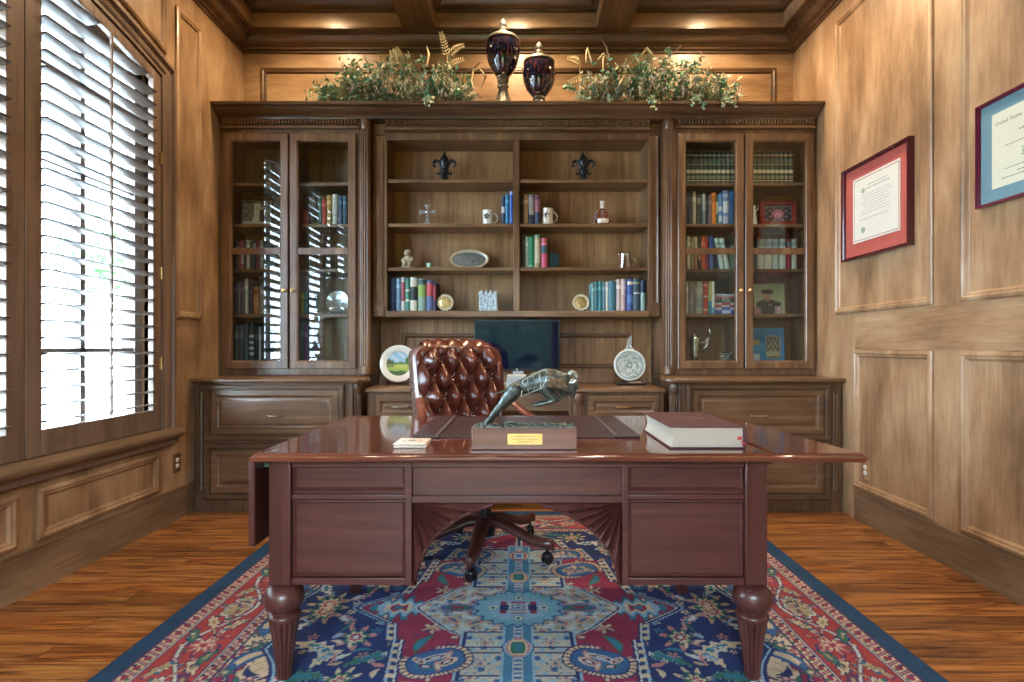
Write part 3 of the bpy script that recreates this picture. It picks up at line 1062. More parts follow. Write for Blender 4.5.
    # pedestal
    b = MB(); b.lathe([(.05, .10), (.055, .13), (.045, .16), (.034, .19), (.030, .30), (.036, .33), (.05, .36), (.12, .385)], (0, 0, 0), 24)
    part('column', b, IRON, t, local=True)
    b = MB(); b.tube([(.02, -.02, .335), (-.08, -.10, .325), (-.15, -.13, .31)], .008, 8); b.ball((-.16, -.135, .306), (.022, .012, .01), 10, 6)
    part('tilt_lever', b, IRON, t, local=True)
    b = MB(); b.tube([(.02, -.02, .345), (.12, -.04, .35), (.17, -.07, .345)], .006, 8); b.ball((.18, -.075, .344), (.016, .012, .008), 10, 6)
    part('height_lever', b, IRON, t, local=True)
    for k in range(5):
        th = math.radians(-97 + 72 * k) - a
        d, n = Vector((math.cos(th), math.sin(th), 0)), Vector((-math.sin(th), math.cos(th), 0))
        b = MB()
        prof = [(.03, .185, .038), (.10, .182, .040), (.18, .154, .037), (.26, .122, .033), (.33, .114, .030), (.375, .118, .025), (.39, .108, .012)]
        vs, fs = [], []
        for (q, z, w) in prof:
            for m_ in range(10):
                c = 2 * PI * m_ / 10
                p = d * q + n * (w * math.cos(c))
                vs.append((p.x, p.y, z + .026 * math.sin(c) - .012))
        for i in range(len(prof) - 1):
            for m_ in range(10):
                x, y = i * 10 + m_, i * 10 + (m_ + 1) % 10
                fs.append((x, y, y + 10, x + 10))
        fs += [tuple(range(9, -1, -1)), tuple(range(60, 70))]
        b.add(vs, fs)
        lg = part('base_leg', b, W_MAHZ, t, local=True, angle=60)
        b = MB(); c = d * .355
        fr = Matrix.Rotation(th + 1.0, 3, 'Z') @ Matrix.Rotation(PI / 2, 3, 'X')
        for o in (-.018, .006):
            q = c + (Matrix.Rotation(th + 1.0, 3, 'Z') @ Vector((0, -o, 0)))
            b.lathe([(.020, 0), (.027, .003), (.027, .010), (.020, .013)], (q.x, q.y, .028), 18, frame=fr)
        b.lathe([(.007, .03), (.007, .095)], (c.x, c.y, 0), 8)
        b.ball((c.x, c.y, .046), (.026, .026, .018), 12, 6)
        part('caster', b, IRON, lg, local=True)


# ------------------------------------------------------------------ things on the desk
def desk_things():
    ZT = .759
    LEA = mat('blotter_leather', (.055, .030, .034), .36, 0, .1, var=.2, scale=60, bump=.1)
    t = thing('desk_pad', 'dark brown leather desk pad with stitched side panels', 'desk pad', (.02, 2.34, ZT))
    b = MB(); b.prism(rect(-.400, .440, 2.02, 2.60), flat(ZT + .0006), 0, .005)
    part('mat', b, LEA, t, bevel=.002)
    for (a, c) in ((-.406, -.305), (.345, .446)):
        b = MB(); b.prism(rect(a, c, 2.016, 2.604), flat(ZT + .0008), 0, .0105)
        f = part('side_panel', b, LEA, t, bevel=.003)
        b = MB(); x = c - .012 if a < 0 else a + .012
        for k in range(58): b.box(x - .001, x + .001, 2.03 + k * .0098, 2.036 + k * .0098, ZT + .011, ZT + .0118)
        part('stitching', b, mat('pale_thread', (.4, .36, .34), .7), f)
    # coasters
    ST = mat('sandstone', (.74, .66, .57), .7, var=.1, scale=120)
    INK = mat('coaster_print', (.30, .28, .26), .7)
    for k in range(2):
        t = thing('stone_coaster', ['pale stone coaster lying on the desk top under another coaster', 'pale stone coaster with dark emblem, upper one of the two on the desk'][k], 'coaster', (-.375, 1.868, ZT + .0006 + k * .0088), math.radians(2 - 3 * k), 'stone coasters')
        b = MB(); b.sweep(rect(-.055, .055, -.055, .055), [(.003, 0), (0, .003), (0, .0055), (.004, .0083)], flat(0), fill=True); b.prism(rect(-.051, .051, -.051, .051), flat(0), 0, .004)
        part('slab', b, ST, t, local=True)
        if k:
            b = MB(); b.lathe([(.016, .0083), (.016, .0087)], (0, 0, 0), 6); b.box(-.03, .03, -.034, -.030, .0083, .0086); b.box(-.022, .022, .030, .033, .0083, .0086); b.box(-.034, -.022, -.006, .004, .0083, .0086); b.box(.022, .034, -.006, .004, .0083, .0086)
            part('emblem', b, INK, t, local=True)
    # big closed book
    MAR = mat('maroon_cloth', (.085, .028, .035), .5, 0, .1, var=.15, scale=90)
    t = thing('thick_book', 'thick maroon hardback lying on the desk with red ribbon marker', 'book', (.62, 2.0, ZT), 0)
    x0, x1, y0, y1, z0, z1 = .497, .752, 1.806, 2.20, ZT + .0008, ZT + .0755
    b = MB(); b.box(x0, x1, y0, y1, z0, z0 + .0045); b.box(x0, x1, y0, y1, z1 - .0045, z1)
    b.prism([(x1 - .002 + .012 * math.sin(PI * k / 10), z0 + (z1 - z0) * k / 10) for k in range(11)] + [(x1 - .007, z1), (x1 - .007, z0)], lambda p, q, h: (p, h, q), y0, y1)
    part('cover', b, MAR, t, bevel=.0012)
    b = MB()
    pts = [(x0 + .006 + .010 * math.sin(PI * k / 8), z0 + .0046 + (z1 - z0 - .0092) * k / 8) for k in range(9)]
    b.prism(pts + [(x1 - .008, z1 - .0046), (x1 - .008, z0 + .0046)], lambda p, q, h: (p, h, q), y0 + .006, y1 - .006)
    part('page_block', b, mat('gilt_page_edges', (.50, .47, .39), .5, var=.05, scale=60), t)
    b = MB(); n = 12
    vs = []
    for k in range(n + 1):
        q = k / n
        x = .741 + .012 * q + .004 * math.sin(q * 6); z = z0 + .028 - .010 * q + .006 * math.sin(q * 5)
        vs += [(x - .016 + .010 * q, y0 + .004 - .012 * q, z), (x - .016 + .010 * q, y0 + .004 - .012 * q, z + .010)]
    b.add(vs, [(2 * k, 2 * k + 2, 2 * k + 3, 2 * k + 1) for k in range(n)])
    o = part('ribbon_marker', b, mat('red_ribbon', (.52, .03, .05), .45), t)
    s = o.modifiers.new('weave', 'SOLIDIFY'); s.thickness = .0012
    b = MB(); cxx, cyy = .60, 2.01
    for k in range(3):
        y = cyy + .035 - k * .03; w = (.052, .070, .045)[k]
        n = (9, 12, 8)[k]
        for q in range(n):
            x = cxx + .02 - w + 2 * w * q / n
            b.box(x, x + w * 1.25 / n, y - .008, y + .008, z1 + .0001, z1 + .0006)
    part('stamped_title', b, mat('dull_gilt', (.30, .16, .13), .35, .5), t)
    bronze(ZT)


def bronze(ZT):
    t = thing('bronze_sculpture', 'dark bronze of a leaping animal on wooden plinth with brass plate', 'sculpture', (.012, 1.84, ZT))
    x0, x1, y0, y1 = -.163, .186, 1.787, 1.893
    WAL = wood('walnut_plinth', (.10, .04, .032), (.165, .072, .058), (.24, .115, .095), 'X', .35, .3)
    b = MB(); b.prism(rect(x0, x1, y0, y1), flat(ZT + .0006), 0, .0725)
    part('plinth', b, WAL, t, bevel=.0025)
    a, c = X_(507.5, y0), X_(542.5, y0)
    b = MB(); b.box(a, c, y0 - .0014, y0 + .001, ZT + .018, ZT + .054)
    pl = part('name_plate', b, mat('brass_plate', (.72, .52, .22), .32, .8), t, bevel=.0006)
    b = MB()
    for q, w in enumerate((.30, .36, .22)): b.box((a + c) / 2 - (c - a) * w, (a + c) / 2 + (c - a) * w, y0 - .0018, y0 - .0013, ZT + .0445 - q * .009, ZT + .0465 - q * .009)
    part('engraving', b, mat('engraved_line', (.30, .20, .08), .5), pl)
    b = MB()
    for s in (a + .004, c - .004): b.lathe([(.0017, 0), (.001, .001)], (s, y0 - .0014, ZT + .036), 8, frame=Matrix.Rotation(PI / 2, 3, 'X'))
    part('plate_screws', b, BRASS, pl)
    BRZ = mat('bronze_patina', (.105, .135, .13), .40, .85, 0, var=.6, scale=60, bump=.25)
    BRF = mat('bronze_fur', (.24, .18, .11), .6, .5, 0, var=.65, scale=120, bump=.6)
    Y = 1.842
    S = lambda px, py, dy=0: Vector((X_(px, Y), Y + dy, Z_(py, Y)))
    k = Y / F                                          # metres per pixel at the figure
    zb = ZT + .073
    b = MB()
    for q in range(150):
        x = x0 + .012 + RND.random() * (x1 - x0 - .024); y = y0 + .012 + RND.random() * (y1 - y0 - .024)
        b.ball((x, y, zb + .001), (.004 + RND.random() * .009, .004 + RND.random() * .008, .002 + RND.random() * .007), 7, 5)
    b.box(x0 + .008, x1 - .008, y0 + .008, y1 - .008, zb - .0004, zb + .003)
    part('rocky_ground', b, BRZ, t, angle=70)
    b = MB(); b.tube([S(499, 414, .01), S(502.5, 418, .01), S(506, 424, .01)], [.0028, .0022, .0035], 8); b.tube([S(505, 423, .01), S(512, 422.5, .012), S(520, 424.5, .01)], [.005, .006, .004], 8)
    part('twig', b, BRZ, t, angle=70)
    b = MB()

    def limb(pts, rs):
        P = [Vector(p) for p in pts]
        out, rr = [], []
        for i in range(len(P) - 1):
            for q in range(5):
                f = q / 5
                out.append(P[i].lerp(P[i + 1], f)); rr.append(rs[i] + (rs[i + 1] - rs[i]) * f)
        out.append(P[-1]); rr.append(rs[-1])
        b.tube(out, [x * k for x in rr], 12)
        b.ball(out[0], rs[0] * k, 12, 8); b.ball(out[-1], rs[-1] * k, 12, 8)
    # trunk: slim loins rising to a deep, high shoulder
    limb([S(514, 391), S(520, 387.5), S(529, 385), S(537, 382.5)], [6, 7.5, 9, 11])
    limb([S(537, 382.5), S(546, 380.5), S(554, 380.5), S(562, 381.5)], [10.5, 12, 11.5, 9.5])
    # hind legs stretched back to the ground
    for s in (-1, 1):
        d = s * .014
        o = (0 if s < 0 else 3.5)
        limb([S(515, 390, d), S(509 + o, 396, d), S(502 + o, 404, d)], [7.5, 6.2, 3.9])
        limb([S(502 + o, 404, d), S(496.5 + o, 409.5, d), S(490.5 + o, 417, d), S(486 + o, 422.8, d)], [3.8, 2.7, 2.2, 2.4])
        limb([S(486 + o, 423, d), S(482.5 + o, 424.6, d)], [2.6, 2.0])
    # forelegs folded under the chest
    for s in (-1, 1):
        d = s * .018
        limb([S(545 + 2 * s, 388, d), S(550 + 2 * s, 394, d), S(556.5 + 2 * s, 399.3, d)], [5.6, 4.2, 3.0])
        limb([S(556.5 + 2 * s, 399.3, d), S(549 + 2 * s, 402, d), S(540 + 2 * s, 404, d), S(535 + 2 * s, 405, d)], [2.9, 2.5, 2.3, 1.4])
        limb([S(541 + 2 * s, 403.5, d), S(539 + 2 * s, 401, d)], [1.6, 1.0])
    # neck, head turned down, muzzle
    limb([S(558, 382), S(564, 385.5), S(569, 388)], [9.5, 8.4, 7])
    limb([S(569, 386.5), S(573, 386), S(574.5, 389.5), S(572.5, 394.5)], [7, 5.6, 4.4, 3.0])
    limb([S(565, 392), S(561.5, 397)], [4, 1.6])
    body = part('animal_body', b, BRZ, t)
    remesh(body, .0017, 3)
    # blanket-like flank plate with raised rim
    b = MB()
    q0 = [(523, 380), (530, 376), (538, 371.5), (545, 368.8), (546.8, 373), (545, 381), (541, 387.5), (534, 390.5), (526, 394), (521, 396)]
    for (zz, rr, n) in ((0, 1.0, 1),):
        pts = [S(x, y, -.036) for x, y in q0]
        def sit(p):                                    # ride just outside the flank
            u = (p.x - pts[0].x) / (pts[4].x - pts[0].x)
            return Vector((p.x, Y - k * (6.8 + 5.2 * max(0, min(1, u))) * .98, p.z))
        b.tube([sit(p) for p in pts + [pts[0]]], .0021, 8)
        for x in (527, 533, 539): b.tube([sit(S(x, 378 - (x - 527) * .45)), sit(S(x + 1.2, 392 - (x - 527) * .35))], .0014, 6)
    part('flank_rim', b, mat('polished_bronze_edge', (.36, .44, .42), .3, .8), body, angle=70)
    # shaggy mantle over the shoulder
    b = MB()
    for q in range(520):
        f = RND.random(); th = RND.uniform(-.4, PI + .4)
        c = S(547 + 17 * f, 380.5 + 2.5 * f); r = (12.4 - 3.2 * f) * k
        p = c + Vector((0, -math.cos(th) * r * .98, math.sin(th) * r * .98)) if True else c
        d = Vector((.006 + .004 * RND.random(), -math.cos(th) * .0015, math.sin(th) * .0015 - .005))
        b.tube([p, p + d * .6, p + d * 1.2], [.0024, .0021, .0005], 5)
    part('mane', b, BRF, body, angle=70)
    for s in (-1, 1):                                  # curled horns
        b = MB(); pts, rr = [], []
        c = S(572, 377.5, s * .012)
        for q in range(15):
            th = -2.2 + q / 14 * 4.9
            r = (6.2 - 2.4 * q / 14) * k
            pts.append(c + Vector((math.cos(th) * r * .8, s * (.002 + .010 * q / 14), math.sin(th) * r + .004))); rr.append((2.9 - 1.9 * q / 14) * k)
        b.tube(pts, rr, 10)
        part('horn', b, mat('bright_bronze', (.42, .47, .46), .3, .8, var=.3), body, angle=70)
    b = MB(); b.tube([S(514, 389, -.004), S(508, 390, -.008), S(502, 391.5, -.01), S(494, 393.5, -.01)], [.004, .0028, .002, .001], 8)
    part('tail', b, BRZ, body, angle=70)
# ------------------------------------------------------------------ the carpet
def rug():
    x0, x1, y0, y1 = -1.418, 1.396, .93, 3.592
    xc, yc, A, B = (x0 + x1) / 2, 2.262, (x1 - x0) / 2, (y1 - y0) / 2
    st = .0045
    nx, ny = int((x1 - x0) / st), int((y1 - y0) / st)
    xs, ys = np.linspace(x0, x1, nx + 1), np.linspace(y0, y1, ny + 1)
    X, Y = np.meshgrid(xs, ys)
    x, y = X - xc, Y - yc
    u, v = np.abs(x), np.abs(y)
    NAVY, BLUE, SKY, TEAL = (.010, .030, .135), (.03, .12, .30), (.24, .42, .56), (.02, .18, .27)
    RED, PINK, CREAM, SAND = (.27, .020, .065), (.48, .20, .20), (.58, .47, .31), (.44, .33, .19)
    GREEN, PLUM, EDGE, PALE = (.03, .15, .11), (.12, .03, .09), (.004, .048, .125), (.52, .55, .52)
    C = np.empty(X.shape + (3,)); C[:] = NAVY
    rs = np.random.RandomState(5)

    def put(m, c): C[m] = c

    def rot(px, py, a):
        dx, dy = u - px, v - py
        return dx * math.cos(a) + dy * math.sin(a), -dx * math.sin(a) + dy * math.cos(a)

    def rosette(px, py, r, n, cols, a=0., depth=.3, asp=1., on=None):
        p, q = rot(px, py, a)
        rad, th = np.hypot(p, q / asp), np.arctan2(q / asp, p)
        f = 1 - depth + depth * np.cos(n * th)
        for k, c in cols:
            m = rad < r * k * f
            put(m if on is None else m & on, c)

    def leaf(px, py, L, w, a, cols, bend=0., on=None, saw=0):
        p, q = rot(px, py, a)
        q = q - bend * (p / L) ** 2 * L
        t = np.clip(1 - (p / L) ** 2, 0, 1)
        e = t * (1 + (saw * .35 * np.sin(p / L * 16) if saw else 0))
        for k, c in cols:
            m = (np.abs(p) < L * k) & (np.abs(q) < w * k * e)
            put(m if on is None else m & on, c)

    # ---- field flowers on the navy ground (mirrored into four quarters)
    spots = [(.80, .03, .105, 9, SAND), (.61, .23, .085, 7, PINK), (.585, .50, .075, 8, CREAM), (.74, .62, .09, 9, SAND), (.50, .72, .085, 7, PINK), (.30, .83, .08, 9, CREAM), (.66, .83, .075, 8, GREEN), (.12, .90, .06, 7, PINK), (.86, .86, .07, 9, SAND), (.9, .5, .06, 7, PINK)]
    for (px, py, r, n, c) in spots:
        a = rs.uniform(0, 6)
        rosette(px, py, r * 1.18, n, [(1, NAVY), (.97, c)], a, .42, .8)
        rosette(px, py, r * .75, n, [(1, GREEN if c != GREEN else PINK), (.72, CREAM), (.5, RED), (.26, PALE)], a, .18, .8)
    for (px, py, L, w, a, c) in [(.72, .30, .12, .03, -.5, CREAM), (.68, .36, .07, .024, .9, CREAM), (.52, .36, .10, .025, .4, GREEN), (.87, .18, .07, .022, 1.2, PALE), (.68, .10, .07, .02, -.8, PINK), (.72, .47, .08, .028, .2, GREEN), (.47, .60, .08, .025, -.9, CREAM), (.62, .70, .09, .026, .7, SAND), (.38, .74, .07, .022, .2, PALE), (.20, .88, .08, .02, -.3, GREEN), (.55, .88, .08, .024, -.2, CREAM), (.80, .74, .08, .024, -1, PALE)]:
        leaf(px, py, L, w, a, [(1.0, SKY), (.93, c), (.42, TEAL)], .25, None, 1)
    for k in range(150):
        px, py = rs.uniform(.42, 1.0), rs.uniform(0, .95)
        c = [PINK, CREAM, GREEN, SKY, TEAL, PALE, SAND][rs.randint(7)]
        if rs.rand() < .5: rosette(px, py, rs.uniform(.010, .026), 5, [(1, c), (.4, NAVY)], rs.uniform(0, 6), .35)
        else: leaf(px, py, rs.uniform(.018, .045), rs.uniform(.006, .012), rs.uniform(0, 3), [(1, c)], rs.uniform(-.5, .5))
    # ---- cream spandrels with navy scrolls
    t = np.clip(v / .93, 0, 1)
    ub = 1.0 - .27 * t ** 1.25 - .055 * np.abs(np.sin(v * PI / .31))
    ub = np.where(v > .80, ub - (v - .80) * 2.6, ub)
    sp = u > ub
    put((u > ub - .022), SKY); put((u > ub - .014), NAVY); put(sp, CREAM)
    put(sp & ((np.sin(u * 61 + 3 * np.sin(v * 23)) * np.sin(v * 57 + 2 * np.sin(u * 31))) > .86), SAND)
    for k in range(46):
        px, py = rs.uniform(.62, 1.02), rs.uniform(.05, .95)
        c = [NAVY, PLUM, GREEN, BLUE, RED, TEAL][rs.randint(6)]
        rosette(px, py, rs.uniform(.02, .042), 6, [(1, NAVY), (.82, c), (.45, PINK), (.22, CREAM)], rs.uniform(0, 6), .3, on=sp)
        leaf(px + rs.uniform(-.05, .05), py + rs.uniform(-.05, .05), rs.uniform(.04, .085), .014, rs.uniform(0, 3), [(1, NAVY), (.7, c)], rs.uniform(-.7, .7), sp)
    for (px, py, a) in ((.95, .36, .9), (.88, .60, .3), (.98, .12, 1.3), (.80, .83, .5)):
        leaf(px, py, .11, .036, a, [(1, NAVY), (.86, BLUE), (.42, CREAM)], .55, sp)
        rosette(px + .03, py + .09, .034, 6, [(1, NAVY), (.85, GREEN), (.4, CREAM)], a, .35, on=sp)
    # ---- stepped crimson medallion
    vk = [0, .02, .125, .126, .25, .251, .50, .501, .66, .661, .80, .92]
    uk = [.655, .64, .495, .478, .452, .425, .398, .345, .30, .235, .19, 0]
    w = np.interp(v, vk, uk)
    for (g, c) in ((.050, NAVY), (.040, SKY), (.030, NAVY), (.012, PALE), (.004, NAVY), (-.004, RED)): put((u < w + g) & (v < .93 + g), c)
    comb = ((v * 22) % 1 < .5) & (u < w + .038) & (u > w + .014) & (v > .12) & (v < .8)
    put(comb, CREAM)
    med = u < w - .004
    for (px, py) in ((.335, .165), (.545, .045), (.30, .46), (.18, .66)):
        rosette(px, py, .046, 5, [(1, PLUM), (.88, CREAM), (.4, SAND), (.2, RED)], .5, .38, on=med)
    for k in range(70):
        px, py = rs.uniform(.05, .5), rs.uniform(0, .8)
        rosette(px, py, rs.uniform(.008, .018), 5, [(1, [PINK, TEAL, CREAM, PLUM][rs.randint(4)])], rs.uniform(0, 6), .3, on=med)
    # teal palmettes filling the side points
    leaf(.50, 0, .125, .085, 0, [(1.06, NAVY), (1, TEAL), (.72, SKY), (.45, CREAM), (.28, RED), (.14, TEAL)], 0, med, 1)
    # inner lozenge of pale blue and sand
    w2 = np.interp(v, [0, .02, .16, .20, .34], [.415, .405, .285, .24, .0])
    L1 = u < w2
    put(u < w2 + .018, PALE); put(u < w2 + .010, NAVY); put(L1, PALE)
    bands = (np.sin((u * 1.0 + v * 1.3) * 58) > .1)
    put(L1 & bands, (.36, .46, .50)); put(L1 & (np.sin(u * 71) * np.sin(v * 67) > .5), SAND)
    for k in range(60):
        rosette(rs.uniform(.02, .36), rs.uniform(.01, .26), rs.uniform(.009, .024), 6, [(1, BLUE), (.75, [PINK, TEAL, CREAM, SKY, SAND][rs.randint(5)]), (.35, PLUM)], rs.uniform(0, 6), .3, on=L1)
    leaf(.255, 0, .085, .036, 0, [(1.08, NAVY), (1, PINK), (.8, BLUE), (.55, GREEN), (.3, RED)], 0, None)
    for (px, py, a) in ((.17, .12, .5), (.26, .10, -.7), (.10, .20, 1.2)):
        leaf(px, py, .055, .024, a, [(1.05, BLUE), (.95, CREAM), (.6, PINK), (.3, TEAL)], .2, L1)
    # cross-shaped bar with panes either side
    pane = (u < .195) & (v > .20) & (v < .64)
    put((u < .215) & (v > .19) & (v < .66), SKY); put((u < .205) & (v > .19) & (v < .655), NAVY); put(pane, (.45, .44, .36))
    put(pane & (np.sin(u * 90 + np.sin(v * 40)) * np.sin(v * 85) > .45), (.25, .42, .50)); put(pane & (np.sin(u * 55 + 1) * np.sin(v * 47) > .78), BLUE)
    for (px, py) in ((.12, .27), (.13, .40), (.11, .55), (.16, .48)):
        rosette(px, py, .034, 6, [(1, BLUE), (.8, CREAM), (.5, PINK), (.25, TEAL)], 0, .28, on=pane)
    for vv in (.30, .335, .47): put((np.abs(v - vv) < .005) & (u < .20), NAVY)
    # ringed cartouches between the arms
    for (px, py, a, s) in ((.285, .385, .35, 1.0), (.235, .575, .1, .85)):
        p, q = rot(px, py, a)
        d = (np.abs(p / (.105 * s)) ** 2.6 + np.abs(q / (.072 * s)) ** 2.6) ** (1 / 2.6)
        th = np.arctan2(q, p)
        open_ = np.where(np.abs(th + 1.2) < .62, 1, 0)          # a horseshoe: the ring breaks on its inner side
        for k, c in ((1.26, NAVY), (1.20, CREAM), (1.00, NAVY), (.94, BLUE)): put((d < k) & ((open_ < 1) | (d < 1.0)), c)
        put((d < 1.2) & (d > 1.0) & (np.sin(th * 34) > .55) & (open_ < 1), PLUM)
        for (ox, oy, L, w_, an, cc) in ((-.035, .018, .042, .020, .3, CREAM), (.040, .020, .040, .020, -.5, TEAL), (.0, -.022, .060, .016, .1, PALE), (-.05, -.020, .030, .012, 1.0, PINK), (.055, -.022, .030, .013, -1.0, CREAM), (.0, .032, .030, .012, 1.5, PINK)):
            pp, qq = p - ox * s, q - oy * s
            e_, f_ = pp * math.cos(an) + qq * math.sin(an), -pp * math.sin(an) + qq * math.cos(an)
            r_ = np.hypot(e_ / (L * s), f_ / (w_ * s))
            put((r_ < 1.0) & (d < .94), cc); put((r_ < .62) & (d < .94), PLUM if cc != PINK else CREAM); put((r_ < .34) & (d < .94), PALE)
    leaf(.36, .27, .07, .02, 1.2, [(1, GREEN), (.6, TEAL)], .3)
    # spine of the cross
    put((u < .058) & (v < .70), SKY); put((u < .048) & (v < .69), (.05, .20, .34)); put((u < .017) & (v < .68), (.40, .46, .48))
    put((u < .012) & (v < .68) & ((v * 40) % 1 < .5), BLUE)
    leaf(0, .30, .075, .055, PI / 2, [(1.1, NAVY), (1, SKY), (.84, PINK), (.66, CREAM), (.5, GREEN), (.25, TEAL)])
    leaf(0, .56, .075, .05, PI / 2, [(1.1, NAVY), (1, CREAM), (.8, RED), (.55, SKY), (.3, BLUE)])
    # light round heart with a checked centre
    th, rad = np.arctan2(v, u), np.hypot(u / 1.25, v)
    f = 1 + .07 * np.cos(th * 20)
    for k, c in ((.150, BLUE), (.140, (.16, .40, .50)), (.104, (.22, .47, .55)), (.100, SKY)): put(rad < k * f, c)
    for (px, py) in ((.105, 0), (0, .088)): rosette(px, py, .028, 6, [(1, TEAL), (.86, PALE), (.4, GREEN)], 0, .15)
    put((u < .078) & (v < .052) & (np.sin(u * 120) > -.4), RED); put((u < .078) & (v < .024), NAVY); put((u < .040) & (v < .040), PALE)
    put((u < .034) & (v < .034) & ((np.floor(u / .0095) + np.floor(v / .0095)) % 2 < 1), BLUE)
    # ---- borders
    d = np.minimum(A - u, B - v)
    ax = (A - u) < (B - v)
    s = np.where(ax, y, x) + 10.0
    sgn = np.where(ax, np.sign(x), np.sign(y))

    def guard(a, b):
        m = (d > a) & (d < b)
        put(m, CREAM)
        q = (d - a) / (b - a)
        c = (s / .056) % 1
        put(m & (np.abs(c - .5 + (q - .5) * .5) < .13), NAVY); put(m & (np.abs(c - .5 + (q - .5) * .5) < .07), PINK)
        put(m & (np.hypot((c - .0) * .8, q - .5) < .22), RED); put(m & (np.hypot((c - 1.0) * .8, q - .5) < .22), RED)
        put(m & (np.hypot((c - .22) * .8, q - .25) < .12), NAVY); put(m & (np.hypot((c - .80) * .8, q - .75) < .12), GREEN)
        put(m & ((q < .10) | (q > .90)), PLUM)
    put(d < .405, NAVY)
    guard(.082, .138); guard(.352, .400)
    main = (d > .138) & (d < .352)
    put(main, PALE); main = (d > .142) & (d < .348); put(main, NAVY); main = (d > .147) & (d < .343); put(main, (.36, .040, .042))
    per = .58
    c = ((s / per) % 1) * per
    wv = .245 + .060 * np.sin(2 * PI * s / per) * 1.0
    put(main & (np.abs(d - wv) < .0105), NAVY); put(main & (np.abs(d - wv) < .006), PALE)
    wv2 = .245 - .055 * np.sin(2 * PI * s / per + .6)
    put(main & (np.abs(d - wv2) < .0075), PLUM); put(main & (np.abs(d - wv2) < .004), SAND)

    def bl(cs, dd, L, w, a, cols, n=0, dep=.2):
        dx = (c - cs + per / 2) % per - per / 2
        dy = d - dd
        p, q = dx * math.cos(a) + dy * math.sin(a), -dx * math.sin(a) + dy * math.cos(a)
        r, t_ = np.hypot(p / L, q / w), np.arctan2(q / w, p / L)
        ff = 1 - dep + dep * np.cos(n * t_) if n else 1
        for k, cc in cols: put(main & (r < k * ff), cc)
    OL = (.30, .27, .14)
    bl(.145, .235, .092, .052, 0, [(1.15, NAVY), (1.08, PALE), (.95, OL), (.55, SAND), (.3, OL)], 8, .1)
    for k in range(14): bl(.145 + rs.uniform(-.05, .05), .235 + rs.uniform(-.025, .025), .006, .006, 0, [(1, NAVY)])
    bl(.435, .255, .075, .060, 0, [(1.1, NAVY), (1, PLUM), (.85, PINK), (.55, CREAM), (.3, RED)], 8, .35)
    for (cs, dd, a, cc) in ((.29, .195, .5, SAND), (.30, .295, -.5, CREAM), (.02, .20, -.6, CREAM), (.0, .295, .6, SAND), (.57, .29, .4, CREAM), (.36, .31, .2, GREEN), (.22, .31, -.4, PLUM), (.50, .18, -.4, GREEN)):
        bl(cs, dd, .062, .021, a, [(1.2, NAVY), (1, cc), (.42, OL)], 7, .18)
    for k in range(46):
        bl(rs.uniform(0, per), rs.uniform(.16, .335), rs.uniform(.006, .015), rs.uniform(.005, .011), rs.uniform(0, 3), [(1.4, NAVY), (1, [CREAM, PINK, GREEN, PALE, TEAL, (.36, .04, .042)][rs.randint(6)])], 5, .2)
    put(d < .082, PLUM); put(d < .078, EDGE)
    # uneven dye lots and worn wool
    ab = 1 + .10 * np.sin(Y * 23 + 1.3 * np.sin(X * 2)) * .6 + .05 * np.sin(Y * 61) + rs.normal(0, .10, X.shape)
    C *= np.clip(ab, .6, 1.4)[..., None]
    C = C * .94 + C.mean(-1, keepdims=True) * .06
    nvx, nvy = nx + 1, ny + 1
    Z = np.full(X.shape, .0085) + rs.normal(0, .0004, X.shape)
    co = np.stack([X, Y, Z], -1).reshape(-1, 3)
    loc = np.array([xc, yc, 0.])
    me = bpy.data.meshes.new('oriental_rug')
    i, j = np.meshgrid(np.arange(nx), np.arange(ny))
    q = (j * nvx + i).ravel()
    quads = np.stack([q, q + 1, q + 1 + nvx, q + nvx], -1)
    # skirt so that the carpet has thickness
    ring = np.concatenate([np.arange(nvx), (np.arange(1, nvy) * nvx + nx), (ny * nvx + np.arange(nx - 1, -1, -1)), (np.arange(ny - 1, 0, -1) * nvx)])
    low = co[ring].copy(); low[:, 2] = .0006
    n0 = len(co); m = len(ring)
    k = np.arange(m)
    sk = np.stack([ring, n0 + k, n0 + (k + 1) % m, np.roll(ring, -1)], -1)
    co = np.concatenate([co, low]) - loc
    fa = np.concatenate([quads, sk])
    me.vertices.add(len(co)); me.vertices.foreach_set('co', co.ravel().astype(np.float32))
    me.loops.add(fa.size); me.loops.foreach_set('vertex_index', fa.ravel().astype(np.int32))
    me.polygons.add(len(fa)); me.polygons.foreach_set('loop_start', (np.arange(len(fa)) * 4).astype(np.int32))
    me.update(calc_edges=True); me.validate()
    o = bpy.data.objects.new('oriental_rug', me)
    col.objects.link(o)
    o.location = loc
    cc = np.concatenate([C.reshape(-1, 3), C.reshape(-1, 3)[ring]])
    dye(o, np.concatenate([cc, np.ones((len(cc), 1))], 1))
    me.materials.append(paint_mat('wool_pile', .92, 0, .5))
    tag(o, 'navy and crimson oriental medallion rug under the desk on the plank floor', 'rug')
# ------------------------------------------------------------------ books and ornaments
_books = {}


def bmat(c):
    k = tuple(round(x, 3) for x in c)
    if k not in _books: _books[k] = mat('book_cloth', c, .55, 0, .08, var=.18, scale=70)
    return _books[k]


